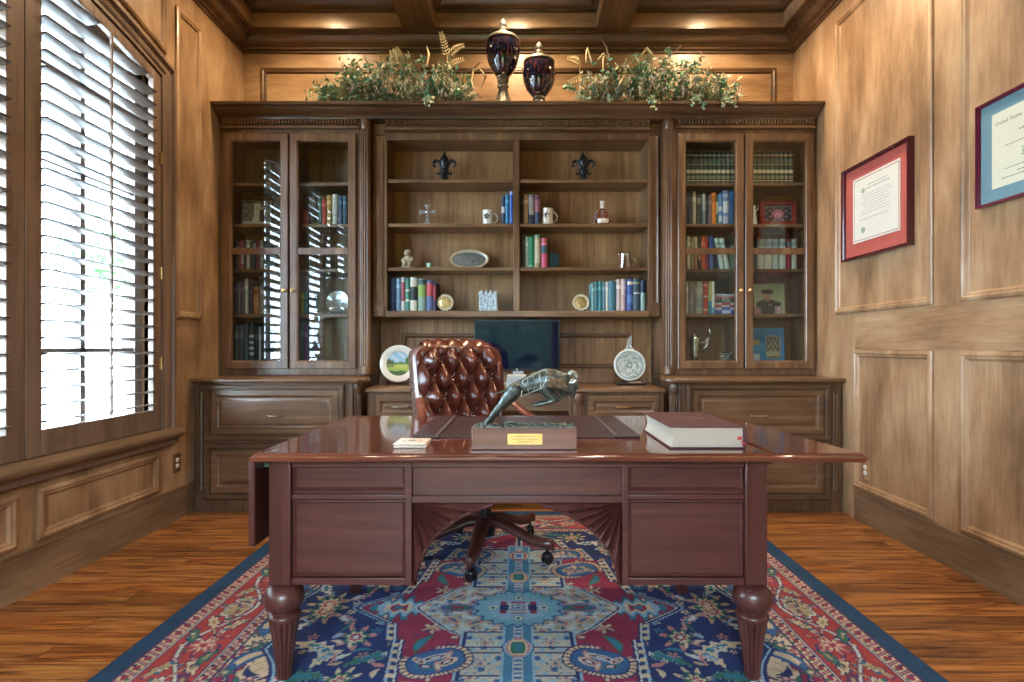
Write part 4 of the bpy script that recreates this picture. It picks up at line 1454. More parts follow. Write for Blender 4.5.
def book_mesh(w, h, dep, colour, bands, rnd=.25):
    """upright book at the origin: spine towards -y, spine base at z=0; bands: (from, to, colour) up the spine"""
    cuts = sorted({0., 1.} | {q for b in bands for q in b[:2]})
    ms = [bmat(colour), PAGES] + [bmat(b[2]) for b in bands]
    b = MB()
    n = 6
    prof = [(-w / 2 + w * k / n, -(w * rnd) * math.sin(PI * k / n) ** .8) for k in range(n + 1)]
    for z0, z1 in zip(cuts[:-1], cuts[1:]):
        mid = (z0 + z1) / 2
        b.m = 0
        for q, bd in enumerate(bands):
            if bd[0] <= mid <= bd[1]: b.m = 2 + q
        vs = [(x, y, z0 * h) for x, y in prof] + [(x, y, z1 * h) for x, y in prof]
        b.add(vs, [(k, k + 1, n + 2 + k, n + 1 + k) for k in range(n)])
    b.m = 0
    th = min(.0022, w * .16)
    for s in (-1, 1): b.box(s * w / 2, s * (w / 2 - th), 0.0005, dep, 0, h)
    b.box(-w / 2, w / 2, .0, .003, 0, h)
    b.m = 1
    b.box(-w / 2 + th, w / 2 - th, .0035, dep - .004, .003, h - .003)
    return b, ms


def book(x0, x1, z0, h, yf, colour, label, group, bands=(), dep=.16, lean=0., name='hardback_book'):
    w = (x1 - x0) * .97
    b, ms = book_mesh(w, h, dep, colour, list(bands))
    o = b.build(name, ms, (0, 0, 0), fix=False)
    o.location = ((x0 + x1) / 2, yf, z0)
    o.rotation_euler = (0, lean, 0)
    return tag(o, label, 'book', group)


def row(spec, z0, yf, where, group):
    """spec: (px from, px to, py of the top, colour, words, bands)"""
    out = []
    for (a, c, py, colour, words_, *bd) in spec:
        bands = bd[0] if bd else [(.70, .82, tuple(min(1, q * 1.6 + .05) for q in colour))]
        out.append(book(X_(a, yf), X_(c, yf), z0 + .0008, Z_(py, yf) - z0, yf, colour, ' '.join(f'{words_} {where}'.split()[:16]), group, bands, .15 + .015 * RND.random()))
    return out


def picture(name, x0, x1, z0, z1, y, fn, parent, nx=60, rough=.45, coat=.0, local=False):
    nz = max(8, int(nx * (z1 - z0) / (x1 - x0)))
    b = MB(); b.grid(lambda i, j: (x0 + (x1 - x0) * i, y, z0 + (z1 - z0) * j), nx, nz)
    o = part(name, b, paint_mat(name + '_print', rough, coat), parent, local=local, fix=False, smooth=False)
    s, t = np.meshgrid(np.linspace(0, 1, nx + 1), np.linspace(0, 1, nz + 1))
    C = fn(s, t)
    dye(o, np.concatenate([C.reshape(-1, 3), np.ones((C.size // 3, 1))], 1))
    return o


NAVYC, INKC, CREAMC, GREYC = (.012, .03, .10), (.012, .018, .03), (.60, .54, .40), (.30, .31, .31)


def books():
    yo, yg = 4.06, 4.03
    P4 = (.75, .72, .62)
    g = 'books on the open shelves'
    row([(389.2, 396.0, 278, (.015, .05, .13), 'wide navy blue book', [(.25, .8, (.03, .08, .17))]), (396.2, 401, 278.5, (.16, .30, .48), 'light blue book'),
         (401.2, 405.2, 277.5, (.30, .07, .10), 'crimson and white spined book', [(.0, .3, (.55, .6, .62)), (.86, 1, (.5, .5, .5))]), (405.4, 410, 278.5, (.05, .25, .22), 'teal spined book', [(.3, .36, PAPER_C), (.6, .66, PAPER_C)]),
         (410.2, 417.4, 277.5, (.62, .63, .52), 'cream book with black spine patch', [(.32, .72, (.015, .03, .04))]), (418, 426, 279, (.22, .36, .33), 'grey green book with lime patch', [(.45, .80, (.25, .42, .10)), (.82, .97, (.05, .1, .1))]),
         (426.4, 433.2, 281, (.09, .15, .33), 'blue book with red title block', [(.5, .92, (.50, .07, .09))]), (433.4, 436.5, 283, (.025, .02, .08), 'narrow black and red book', [(.4, .9, (.25, .03, .05))])],
        OPEN_Z[3], yo, 'on the lowest open shelf with the crystal jar', g)
    row([(591.5, 594.3, 283, (.16, .34, .36), 'pale teal thin book'), (594.5, 598.2, 282, (.03, .15, .20), 'dark teal book'), (598.4, 602.2, 281.5, (.025, .19, .24), 'mid teal book'), (602.4, 605.6, 282, (.10, .22, .28), 'slate blue thin book'),
         (605.8, 608, 282, (.72, .72, .66), 'narrow white book'), (608.2, 616, 281.5, (.035, .14, .21), 'broad petrol blue book', [(.0, .98, (.05, .17, .24))]), (616.2, 621, 279.5, (.55, .48, .47), 'pinkish cream book'), (621.2, 625, 279, (.70, .60, .60), 'white and rose book', [(.0, .5, (.6, .45, .45))]),
         (625.2, 627, 280, (.03, .04, .20), 'slim dark indigo book'), (627.2, 633, 279, (.04, .09, .33), 'royal blue lettered book', [(.82, .92, P4), (.25, .5, (.10, .2, .5))]), (633.2, 640.4, 279.5, (.03, .07, .11), 'blackish green book with gilt bands', [(.55, .58, P4), (.86, .9, (.4, .4, .2))]),
         (640.6, 645.6, 280.5, (.30, .44, .42), 'mint green book with dark blue top', [(.6, 1, (.01, .03, .10))])], OPEN_Z[3], yo, 'by the lone gilt medal on the lowest open shelf', g)
    row([(501.5, 505.2, 196, (.02, .05, .12), 'dark navy book with white emblem', [(.4, .62, (.6, .62, .65))]), (505.4, 509.4, 194, (.02, .20, .36), 'turquoise blue book'), (509.6, 513, 191.5, (.07, .16, .62), 'bright cobalt book', [(.9, 1, (.4, .5, .8))])], OPEN_Z[1], yo, 'beside the white mug and shelf divider', g)
    row([(521.3, 523, 195, (.03, .04, .03), 'thin black green book'), (523.3, 528.2, 194.8, (.42, .30, .16), 'tan book'), (528.6, 534.4, 195, (.20, .19, .19), 'grey over navy book', [(0, .32, (.012, .03, .06)), (.34, .9, (.35, .33, .30))]), (534.8, 540.6, 195.5, (.28, .10, .13), 'rose and navy book', [(0, .42, (.01, .03, .08)), (.85, .97, (.1, .02, .05))])],
        OPEN_Z[1], yo, 'beside the cream beer stein', g)
    row([(521.8, 525.4, 235, (.05, .06, .09), 'charcoal book'), (525.6, 528.4, 237, (.45, .62, .58), 'pale mint book'), (528.6, 534.2, 237.2, (.01, .24, .13), 'emerald green book', [(.05, .1, (.3, .5, .4))]), (534.6, 540.4, 235, (.34, .28, .17), 'olive and cream lettered book', [(.15, .85, (.5, .46, .32)), (.92, 1, (.1, .3, .2))]), (541.4, 547.2, 238.5, (.52, .08, .16), 'hot pink book', [(.5, .74, (.02, .09, .12)), (.8, .83, (.7, .4, .45))])],
        OPEN_Z[2], yo, 'on the open shelf with the silver tankard', g)
    # glazed bookcase by the diplomas
    g = 'books in the bookcase nearest the diplomas'
    n, a, c = 24, 686.2, 793.5
    xm = X_(743.4, YU)
    for k in range(n):
        p, q = a + (c - a) * k / n, a + (c - a) * (k + 1) / n
        if X_(p, yg) < xm + .014 and X_(q, yg) > xm - .014: continue
        book(X_(p, yg) + .0005, X_(q, yg) - .0005, SHELF_Z[0] + .0008, .245, yg, (.030, .055, .040), 'dark green gilt banded encyclopedia volume in the matching set on the top glazed shelf', 'matching green encyclopedia volumes',
             [(.10, .125, (.50, .42, .22)), (.17, .26, (.20, .20, .12)), (.34, .44, (.55, .50, .32)), (.60, .62, (.45, .38, .2)), (.66, .78, (.10, .16, .13)), (.86, .90, (.5, .45, .28))], .15, name='encyclopedia_volume')
    row([(686, 688.4, 192.5, (.05, .05, .07), 'blackish thin book'), (688.6, 691.6, 192, (.07, .07, .12), 'smoky indigo book'), (692.2, 696.2, 191.4, (.46, .44, .37), 'ivory book'), (696.8, 701.4, 195, (.06, .075, .07), 'dark olive book', [(.7, .9, (.3, .3, .25))]), (702, 705.6, 194, (.20, .25, .33), 'light slate book', [(.45, 1, (.42, .5, .55))]),
         (706, 708.4, 196, (.03, .03, .06), 'ink black book'), (708.8, 711.4, 195.4, (.20, .14, .14), 'mauve brown book'), (711.8, 716, 193, (.78, .25, .02), 'bright orange book', [(.7, .9, (.5, .15, .02))]), (716.4, 718.4, 196, (.05, .15, .09), 'thin green and white book', [(.4, .8, (.6, .65, .5))]), (718.6, 722.4, 194, (.10, .27, .60), 'white flecked blue book', [(.1, .3, (.6, .7, .8)), (.45, .6, (.6, .7, .8))]),
         (722.8, 728.8, 190.6, (.16, .28, .56), 'pale blue book with lettered spine', [(.05, .25, (.45, .5, .65)), (.35, .68, (.62, .68, .78)), (.8, .9, (.4, .5, .7))]), (729.4, 735, 191, (.015, .14, .34), 'plain deep teal blue book', [(.9, .92, (.1, .3, .5))])], SHELF_Z[1], yg, 'on the second shelf behind glass near the diplomas', g)
    row([(686.8, 690.2, 236.5, (.55, .52, .38), 'cream book'), (690.6, 693.4, 236.8, (.30, .27, .17), 'khaki book'), (693.8, 697.4, 236.6, (.58, .54, .36), 'buff book', [(0, .45, (.35, .22, .14))]), (698, 701, 238, (.06, .05, .04), 'dark brown book', [(.3, .6, (.4, .3, .2))]), (701.2, 705.4, 236.5, (.52, .10, .03), 'orange red book'), (705.6, 708.2, 237, (.42, .05, .04), 'scarlet book', [(.2, .5, (.3, .05, .2))]),
         (709, 713.6, 236, (.03, .09, .30), 'blue book with white foot', [(.5, .62, (.5, .55, .6))])], SHELF_Z[2], yg, 'on the third shelf behind glass above the magazine pile', g)
    for k, (px, cc, wd) in enumerate(((722.6, (.46, .58, .56), 'pale aqua book leaning'), (727.6, (.50, .62, .58), 'mint white book leaning'))):
        book(X_(px - 2.3, yg), X_(px + 2.3, yg), SHELF_Z[2] + .006, .235, yg, cc, wd + ' over against the upright blue book behind glass', g, [(.8, .85, (.2, .35, .35))], .15, -.20)
    b = MB(); b.box(X_(731, yg), X_(735.3, yg), yg + .01, yg + .14, SHELF_Z[2] + .0008, Z_(245, yg))
    solo('box_file', b, bmat((.22, .32, .28)), 'grey green box file next to the leaning books behind glass', 'box file', (X_(732, yg), yg, SHELF_Z[2] + .0008), g, bevel=.003)
    row([(686.2, 688.2, 281.5, (.55, .52, .44), 'thin off-white book'), (688.8, 694.6, 281.5, (.26, .23, .20), 'taupe mottled book', [(.3, .6, (.33, .26, .26))]), (695, 703, 281.5, (.33, .36, .29), 'broad sage green book', [(.2, .5, (.25, .30, .3)), (.6, .8, (.42, .45, .38))]), (703.4, 708, 281.2, (.48, .07, .05), 'red book with pale dots', [(.1, .16, (.6, .4, .3)), (.5, .56, (.6, .4, .3)), (.85, .9, (.6, .4, .3))]),
         (708.6, 711.6, 281.4, (.50, .50, .14), 'yellow and teal book', [(0, .4, (.05, .25, .35))]), (711.8, 714.8, 281.4, (.70, .70, .62), 'white book with blue foot', [(0, .2, (.1, .35, .5))])], SHELF_Z[3], yg, 'on the fourth shelf beside the magazine pile', g)
    z = SHELF_Z[3] + .0008
    xm = X_(742.4, YU)
    for k, (h, cc, c2, wd) in enumerate(((.030, (.05, .09, .40), (.5, .55, .75), 'blue and white book at the bottom'), (.020, (.55, .55, .60), (.1, .15, .5), 'white book with blue stripe, second'), (.017, (.45, .05, .06), (.6, .5, .5), 'red book, third'), (.016, (.55, .50, .48), (.45, .06, .07), 'pale book with red edge, fourth'), (.030, (.06, .07, .06), (.2, .25, .2), 'thick dark green book, fifth'), (.016, (.40, .06, .08), (.6, .3, .3), 'dull red book, second from top'), (.018, (.48, .52, .58), (.6, .6, .62), 'light grey book on top'))):
        b, ms = book_mesh(h * .97, .146 - .004 * (k % 3), .15, cc, [(.3, .75, c2)])
        o = b.build('stacked_book', ms, fix=False)
        o.location = (X_(715.8, yg), yg + .004 * (k % 2), z + h / 2); o.rotation_euler = (0, PI / 2, 0)
        z += h + .0006
        tag(o, wd + ' of the flat pile behind glass', 'book', 'flat pile of books behind glass')
    # glazed bookcase by the window
    g = 'books in the bookcase nearest the window'
    row([(236, 238.6, 241, (.03, .04, .08), 'ink blue book'), (238.8, 241, 242, (.30, .04, .06), 'dark red book'), (241.2, 243.6, 240.5, (.35, .10, .12), 'rose striped book', [(.2, .5, (.6, .5, .5))]), (243.8, 246, 241, (.04, .03, .07), 'aubergine book'), (246.4, 249.6, 240, (.50, .52, .50), 'greyish white book'), (250, 252.6, 241.6, (.06, .10, .12), 'bottle green book'),
         (253, 256, 240.6, (.04, .06, .16), 'midnight blue book', [(.6, .9, (.4, .4, .45))]), (256.4, 259.4, 241.4, (.25, .06, .10), 'wine book'), (259.8, 263, 240.8, (.36, .42, .46), 'pale steel book'), (263.4, 266.4, 241, (.03, .06, .08), 'black teal book')], SHELF_Z[2], yg, 'on the third shelf behind the window bookcase glass', g)
    row([(233.4, 237, 282, (.06, .035, .08), 'dark violet book'), (237.2, 240.6, 281.6, (.075, .04, .08), 'plum book', [(.2, .8, (.11, .07, .10))]), (240.8, 244.2, 282, (.05, .03, .06), 'deep aubergine book'), (244.8, 248, 279, (.50, .52, .55), 'tall white book'), (249, 252.4, 285, (.03, .035, .06), 'short charcoal book'), (253, 259.2, 287, (.40, .19, .07), 'tan leather book', [(.75, .9, (.2, .08, .03)), (.2, .6, (.48, .25, .1))]), (260, 263.6, 285, (.28, .26, .28), 'warm grey book')],
        SHELF_Z[3], yg, 'on the fourth shelf behind the window bookcase glass', g)
    row([(233.6, 238, 325, (.015, .03, .045), 'blue black yearbook'), (238.4, 243, 325.4, (.02, .03, .05), 'soot black yearbook'), (243.4, 248.4, 324, (.012, .04, .06), 'petrol black yearbook', [(.2, .7, (.03, .07, .09))]), (249, 253.8, 323, (.015, .045, .06), 'dark teal yearbook with pale lettering', [(.3, .36, (.5, .55, .55)), (.42, .48, (.5, .55, .55)), (.55, .6, (.5, .55, .55)), (.68, .74, (.5, .55, .55))]), (254.2, 258, 326, (.012, .03, .05), 'narrow black yearbook'), (258.6, 261.2, 327, (.34, .42, .45), 'pale blue yearbook'), (261.6, 265.6, 326, (.015, .03, .04), 'green black yearbook')],
        .936, yg, 'on the cabinet floor behind the window bookcase glass', g)
    row([(318.6, 321.4, 198, (.03, .14, .10), 'dark green book'), (321.8, 326.2, 199, (.42, .06, .05), 'red paperback'), (326.8, 331.4, 195.5, (.55, .36, .12), 'mustard yellow book'), (332.4, 337.6, 194.6, (.62, .62, .58), 'white hardback', [(.3, .34, (.3, .3, .3))]), (338.2, 342.4, 196, (.03, .07, .15), 'dark blue hardback'), (342.8, 347, 196.4, (.05, .12, .20), 'steel blue hardback')],
        SHELF_Z[1], yg, 'behind the glass door next to the open shelves', g)
    row([(300.6, 303.6, 291, (.30, .32, .05), 'olive yellow book'), (304, 307, 292, (.02, .16, .17), 'sea green book'), (307.4, 309.6, 292, (.03, .05, .10), 'thin dark blue book')], SHELF_Z[3], yg, 'on the fourth shelf near the round silver plate', g)
    row([(300.6, 303.6, 322, (.02, .10, .10), 'tall pine green book'), (304, 307.6, 324, (.10, .03, .11), 'purple book'), (308, 310.6, 326, (.03, .04, .09), 'narrow navy book')], .936, yg, 'on the cabinet floor beneath the round silver plate', g)


PAPER_C = (.7, .66, .55)


def ornaments():
    yo = 4.10
    PEW = mat('pewter', (.46, .47, .48), .28, .9, var=.25)
    SILV = mat('silver', (.66, .66, .62), .18, 1, var=.12)
    GILT = mat('gilt_metal', (.62, .47, .22), .30, .9, var=.25, bump=.2)
    CER = mat('cream_ceramic', (.72, .69, .58), .22, 0, .4, var=.04)
    CERW = mat('white_ceramic', (.80, .78, .70), .2, 0, .4, var=.03)
    # fleur-de-lis finials
    for k, (px, wd) in enumerate(((444.2, 'black fleur-de-lis ornament on the top open shelf above the cross'), (583.4, 'black fleur-de-lis ornament on the top open shelf above the decanter'))):
        cx, z = X_(px, yo), OPEN_Z[0]
        t = thing('fleur_de_lis_finial', wd, 'ornament', (cx, yo, z), 0, 'black fleur-de-lis ornaments')
        s = 1.0
        b = MB()
        b.lathe([(.001, .222), (.007, .215), (.009, .208), (.006, .200), (.013, .192), (.024, .168), (.027, .150), (.022, .125), (.014, .105), (.013, .085)], (cx, yo, z), 14, lambda a, q: 1 - .25 * abs(math.sin(a)))
        for sg in (-1, 1):
            pts = [(cx + sg * x, yo, z + q) for x, q in ((.008, .085), (.016, .105), (.024, .130), (.036, .150), (.052, .155), (.064, .142), (.067, .124), (.058, .112), (.049, .117))]
            b.tube(pts, [.009, .011, .012, .0125, .0125, .011, .0095, .0085, .0075], 10)
            pts = [(cx + sg * x, yo, z + q) for x, q in ((.007, .078), (.022, .066), (.038, .060), (.046, .068), (.042, .078))]
            b.tube(pts, [.009, .009, .008, .007, .006], 10)
        b.lathe([(.026, .068), (.029, .075), (.029, .088), (.026, .095)], (cx, yo, z), 16)
        b.lathe([(.015, .070), (.017, .045), (.026, .034), (.018, .026), (.030, .018), (.034, .010), (.034, .001)], (cx, yo, z), 20)
        b.xf(Matrix.Translation((cx, yo, z)) @ Matrix.Diagonal((1.24, 1.1, 1.08, 1)) @ Matrix.Translation((-cx, -yo, -z)))
        o = part('ornament', b, IRON, t)
        remesh(o, .0028, 2)
        b = MB(); b.box(cx - .036, cx + .036, yo - .03, yo + .03, z + .0006, z + .012)
        part('base', b, IRON, t, bevel=.003)
    # cross
    cx, z = X_(427.2, yo), OPEN_Z[1]
    t = thing('standing_cross', 'silver cross with flared arms standing on the open shelf', 'cross', (cx, yo, z))
    b = MB()
    w = lambda q: .009 + .014 * q
    def arm(dx, dz, L):
        pts = [(.0, .0), (.3, 0), (.7, .35), (1, 1)]
        vs = []
        for f, q in pts:
            for s in (-1, 1):
                vs.append((cx + dx * L * f + s * dz * w(q), z + .107 + dz * L * f + s * dx * w(q)))
        poly = vs[0::2] + vs[1::2][::-1]
        b.prism(poly, lambda p, q, h: (p, h, q), yo - .005, yo + .005)
    arm(1, 0, .060); arm(-1, 0, .060); arm(0, 1, .056); arm(0, -1, .102)
    part('arms', b, PEW, t, bevel=.0015)
    b = MB(); b.ball((cx, yo - .006, z + .107), (.012, .004, .012), 12, 6)
    for dx, dz in ((.05, 0), (-.05, 0), (0, .045), (0, -.07)): b.ball((cx + dx, yo - .006, z + .107 + dz), (.006, .003, .006), 10, 5)
    part('bosses', b, SILV, t)
    b = MB(); b.box(cx - .024, cx + .024, yo - .018, yo + .018, z + .0006, z + .010)
    part('foot', b, PEW, t, bevel=.002)

    def mug(px, z, r, h, m, wd, name, taper=0., y=yo, hs=1., emb=True, cat='mug'):
        cx = X_(px, y)
        t = thing(name, wd, cat, (cx, y, z))
        b = MB()
        b.lathe([(r * .96, .0008), (r * (1 + taper), .006), (r * (1 + taper * .6), h * .4), (r, h * .9), (r * 1.03, h), (r * .93, h), (r * .9, h * .9), (r * .9, .01)], (cx, y, z), 28)
        part('cup', b, m, t, angle=60)
        b = MB()
        pts = [(cx + r * .96 + hs * .034 * math.sin(PI * k / 12) ** .7, y, z + h * (.18 + .66 * k / 12)) for k in range(13)]
        b.tube(pts, r * .13, 10)
        part('handle', b, m, t, angle=70)
        if emb:
            b = MB()
            yf = y - r * 1.015 - .0008
            for q in range(5):
                a = 2 * PI * q / 5 + .3
                b.ball((cx - .006 + .014 * math.cos(a), yf + .002, z + h * .58 + .014 * math.sin(a)), (.0085, .0024, .0085), 10, 5)
            b.ball((cx - .006, yf + .001, z + h * .58), (.005, .0018, .005), 10, 5)
            b.box(cx - .018, cx + .006, yf, yf + .002, z + h * .36, z + h * .375)
            part('printed_emblem', b, mat('emblem_ink', (.03, .06, .08), .4), t)
        return t
    mug(488, OPEN_Z[1], .041, .116, CERW, 'white mug with dark emblem beside three blue books', 'coffee_mug')
    mug(547.6, OPEN_Z[1], .040, .130, CER, 'cream stein with slim handle and dark crest beside the tan book', 'beer_stein', .12)
    tk = mug(624.6, OPEN_Z[2], .040, .112, SILV, 'polished silver tankard with looped handle on the open shelf', 'silver_tankard', .22, emb=False, hs=1.45, cat='tankard')
    cx = X_(624.6, yo)
    b = MB(); b.tube([(cx - .036, yo, OPEN_Z[2] + .106), (cx - .049, yo, OPEN_Z[2] + .122), (cx - .030, yo, OPEN_Z[2] + .124)], [.006, .005, .004], 8)
    part('spout_lip', b, SILV, tk, angle=70)
    # decanter
    cx, z = X_(602.2, yo), OPEN_Z[1]
    t = thing('decorated_bottle', 'squat bottle with white neck and red orange woven decoration', 'bottle', (cx, yo, z))
    b = MB(); b.lathe([(.056, .001), (.060, .012), (.061, .05), (.058, .085), (.046, .108), (.022, .122), (.015, .132)], (cx, yo, z), 28, lambda a, q: 1 + .02 * math.cos(12 * a))
    bo = part('body', b, mat('amber_glaze', (.14, .045, .022), .2, 0, .5, var=.5, scale=50), t, angle=60)
    b = MB()
    for q in range(9):
        for k in range(14):
            a = 2 * PI * (k + .5 * (q % 2)) / 14
            zz = .018 + q * .011
            rr = (.061 if zz < .085 else .061 - (zz - .085) * .55)
            if .02 < zz < .046 and math.sin(a) < -.55: continue
            b.ball((cx + rr * math.cos(a), yo + rr * math.sin(a), z + zz), (.0062, .0062, .0042), 8, 4)
            b.m = 1 - b.m
    part('woven_decoration', b, [mat('orange_thread', (.42, .11, .045), .5), mat('pale_violet_thread', (.48, .43, .48), .5)], bo)
    b = MB()
    b.grid(lambda i, j: (cx + .0625 * math.sin((i - .5) * 1.5), yo - .0640 * math.cos((i - .5) * 1.5), z + .012 + .032 * j), 12, 2)
    part('paper_label', b, CERW, bo, fix=False)
    b = MB(); b.lathe([(.015, .130), (.013, .150), (.013, .172), (.016, .174), (.016, .188), (.012, .190)], (cx, yo, z), 20)
    part('neck', b, CERW, t)
    # monk figurine
    cx, z = X_(407.6, yo), OPEN_Z[2]
    t = thing('seated_figurine', 'small grey stone figurine seated with arms round its knees on a round foot', 'figurine', (cx, yo, z))
    STN = mat('grey_stone', (.44, .40, .30), .7, var=.2, bump=.3)
    b = MB(); b.lathe([(.056, .0008), (.058, .006), (.054, .013), (.048, .016)], (cx, yo, z), 28)
    part('foot', b, STN, t)
    b = MB()
    b.ball((cx, yo + .008, z + .052), (.038, .034, .040), 16, 10); b.ball((cx, yo, z + .078), (.028, .024, .026), 16, 10)
    b.ball((cx, yo - .004, z + .118), (.024, .024, .027), 16, 10); b.ball((cx, yo, z + .130), (.027, .025, .018), 16, 10)
    b.ball((cx, yo - .028, z + .115), (.005, .006, .006), 8, 6)
    for s in (-1, 1):
        b.tube([(cx + s * .028, yo + .002, z + .090), (cx + s * .040, yo - .010, z + .062), (cx + s * .020, yo - .036, z + .050), (cx + s * .004, yo - .040, z + .052)], [.010, .011, .009, .007], 8)
        b.tube([(cx + s * .020, yo, z + .035), (cx + s * .026, yo - .034, z + .058), (cx + s * .020, yo - .038, z + .018)], [.015, .014, .010], 8)
        b.ball((cx + s * .020, yo - .046, z + .018), (.010, .016, .006), 8, 6); b.ball((cx + s * .025, yo - .002, z + .116), (.005, .006, .008), 8, 6)
        b.ball((cx + s * .009, yo - .026, z + .121), (.004, .003, .003), 8, 5)
    remesh(part('figure', b, STN, t), .0028, 2)
    # glass votive with a small silver tab beside
    cx, z = X_(429.3, yo), OPEN_Z[2]
    t = thing('glass_votive', 'tiny pale aqua glass cup on the open shelf by the oval tray', 'glass cup', (cx, yo, z))
    b = MB(); b.lathe([(.016, .001), (.020, .006), (.022, .040), (.023, .044), (.019, .044), (.017, .008)], (cx, yo, z), 20)
    part('cup', b, mat('aqua_glass', (.45, .66, .60), .12, 0, .5), t, angle=60)
    b = MB(); b.lathe([(.015, .009), (.015, .030)], (cx, yo, z), 16)
    part('wax', b, CERW, t)
    b = MB(); b.box(X_(433, yo), X_(440.5, yo), yo - .010, yo + .010, OPEN_Z[2] + .0008, OPEN_Z[2] + .010); b.box(X_(433, yo), X_(440, yo), yo - .008, yo + .008, OPEN_Z[2] + .010, OPEN_Z[2] + .018)
    solo('trinket_box', b, PEW, 'slim pewter trinket box beside the aqua glass cup', 'trinket box', (X_(437, yo), yo, OPEN_Z[2]), bevel=.002)
    # oval tray
    cx, z, rx, rz = X_(469.3, 4.12), OPEN_Z[2], .151, .080
    t = thing('oval_tray', 'oval pewter tray with pale rim propped upright on the open shelf', 'tray', (cx, 4.12, z))
    def oval(prof, m, nm, par):
        b = MB()
        n = 56
        vs = [(cx + (rx - d) * math.cos(2 * PI * k / n), 4.12 - h + (rz + (rz - d) * math.sin(2 * PI * k / n)) * .22, z + .001 + rz + (rz - d) * math.sin(2 * PI * k / n)) for d, h in prof for k in range(n)]
        fs = [(i * n + k, i * n + (k + 1) % n, (i + 1) * n + (k + 1) % n, (i + 1) * n + k) for i in range(len(prof) - 1) for k in range(n)]
        if nm == 'plate': fs.append(tuple(range((len(prof) - 1) * n, len(prof) * n)))
        b.add(vs, fs)
        return part(nm, b, m, par, angle=40)
    rim = oval([(.002, -.004), (0, 0), (.002, .006), (.012, .008), (.020, .004), (.024, -.004)], mat('pale_rim', (.62, .55, .40), .3, .6), 'rim', t)
    oval([(.023, -.003), (.030, -.006), (.034, -.005)], mat('engraved_pewter', (.24, .29, .31), .35, .8, var=.5, scale=70, bump=.5), 'plate', t)
    # medals on tiny stands
    for k, (px, wd) in enumerate(((445.4, 'round gilt medal on stand beside the blue book with red title block'), (580.8, 'lone round gilt medal on stand on the lower open shelf'))):
        y = 4.09
        cx, z = X_(px, y), OPEN_Z[3]
        t = thing('round_medal', wd, 'medal', (cx, y, z), 0, 'gilt medals on stands')
        fr = Matrix.Rotation(PI / 2, 3, 'X')
        b = MB(); b.lathe([(.052, -.006), (.063, -.004), (.064, .004), (.060, .009), (.050, .008), (.047, .004)], (cx, y, z + .068), 40, frame=fr)
        part('rim', b, mat('ivory_rim', (.66, .60, .46), .3, .2), t)
        b = MB(); b.lathe([(.047, .003), (.044, .007), (.030, .010), (.012, .0125), (.001, .013)], (cx, y, z + .068), 36, lambda a, q: 1 + .04 * math.sin(7 * a), frame=fr)
        for q in range(22):
            a, r = RND.uniform(0, 6.28), .034 * RND.random() ** .5
            b.ball((cx + r * math.cos(a), y - .010, z + .068 + r * math.sin(a)), (.008, .004, .007), 8, 5)
        part('relief', b, GILT, t)
        b = MB(); b.box(cx - .030, cx + .030, y - .022, y + .02, z + .0006, z + .006); b.box(cx - .03, cx - .022, y - .022, y - .014, z + .006, z + .016); b.box(cx + .022, cx + .03, y - .022, y - .014, z + .006, z + .016)
        part('stand', b, BLACK, t)
    # crystal jar
    y = 4.09
    cx, z = X_(488.9, y), OPEN_Z[3]
    t = thing('crystal_jar', 'square cut crystal jar with pointed rim on the lowest open shelf', 'jar', (cx, y, z))
    CR = mat('cut_crystal', (.46, .60, .86), .08, 0, .6, var=.6, scale=70, bump=.6, spec=.9)
    b = MB()
    n = 6; w = .066
    for f in range(4):
        R_ = Matrix.Rotation(f * PI / 2, 3, 'Z')
        vs, fs = [], []
        for i in range(n):
            for j in range(n):
                p = [(-w + 2 * w * (i + a) / n, -w, .004 + .128 * (j + c_) / n) for a, c_ in ((0, 0), (1, 0), (1, 1), (0, 1))]
                m_ = (-w + 2 * w * (i + .5) / n, -w - .008, .004 + .128 * (j + .5) / n)
                k = len(vs)
                vs += [tuple(R_ @ Vector(q)) for q in p + [m_]]
                fs += [(k, k + 1, k + 4), (k + 1, k + 2, k + 4), (k + 2, k + 3, k + 4), (k + 3, k, k + 4)]
        b.add([(x + cx, yy + y, q + z) for x, yy, q in vs], fs)
    b.box(cx - w, cx + w, y - w, y + w, z + .001, z + .004)
    part('cut_body', b, CR, t, smooth=False, fix=False)
    b = MB()
    for f in range(4):
        R_ = Matrix.Rotation(f * PI / 2, 3, 'Z')
        for i in range(4):
            x = -w + 2 * w * (i + .5) / 4
            p = R_ @ Vector((x, -w + .004, .128 + .012))
            b.lathe([(.016, -.014), (.012, 0), (.002, .014 + .006 * (i in (1, 2)))], (cx + p.x, y + p.y, z + p.z), 6)
    part('toothed_rim', b, CR, t, smooth=False)
    # black box after the pink book
    b = MB(); a, c = X_(549.6, yo), X_(558.6, yo)
    b.box(a, c, yo - .03, yo + .05, OPEN_Z[2] + .0008, Z_(254.6, yo)); b.box(a - .002, c + .002, yo - .033, yo + .053, Z_(254.6, yo), Z_(253.4, yo)); b.box(a + .012, c - .018, yo - .032, yo - .028, OPEN_Z[2] + .01, Z_(258, yo))
    solo('keepsake_box', b, mat('black_lacquer', (.006, .022, .028), .6, spec=.3), 'small glossy black box beside the hot pink book', 'box', ((a + c) / 2, yo, OPEN_Z[2]), bevel=.002)


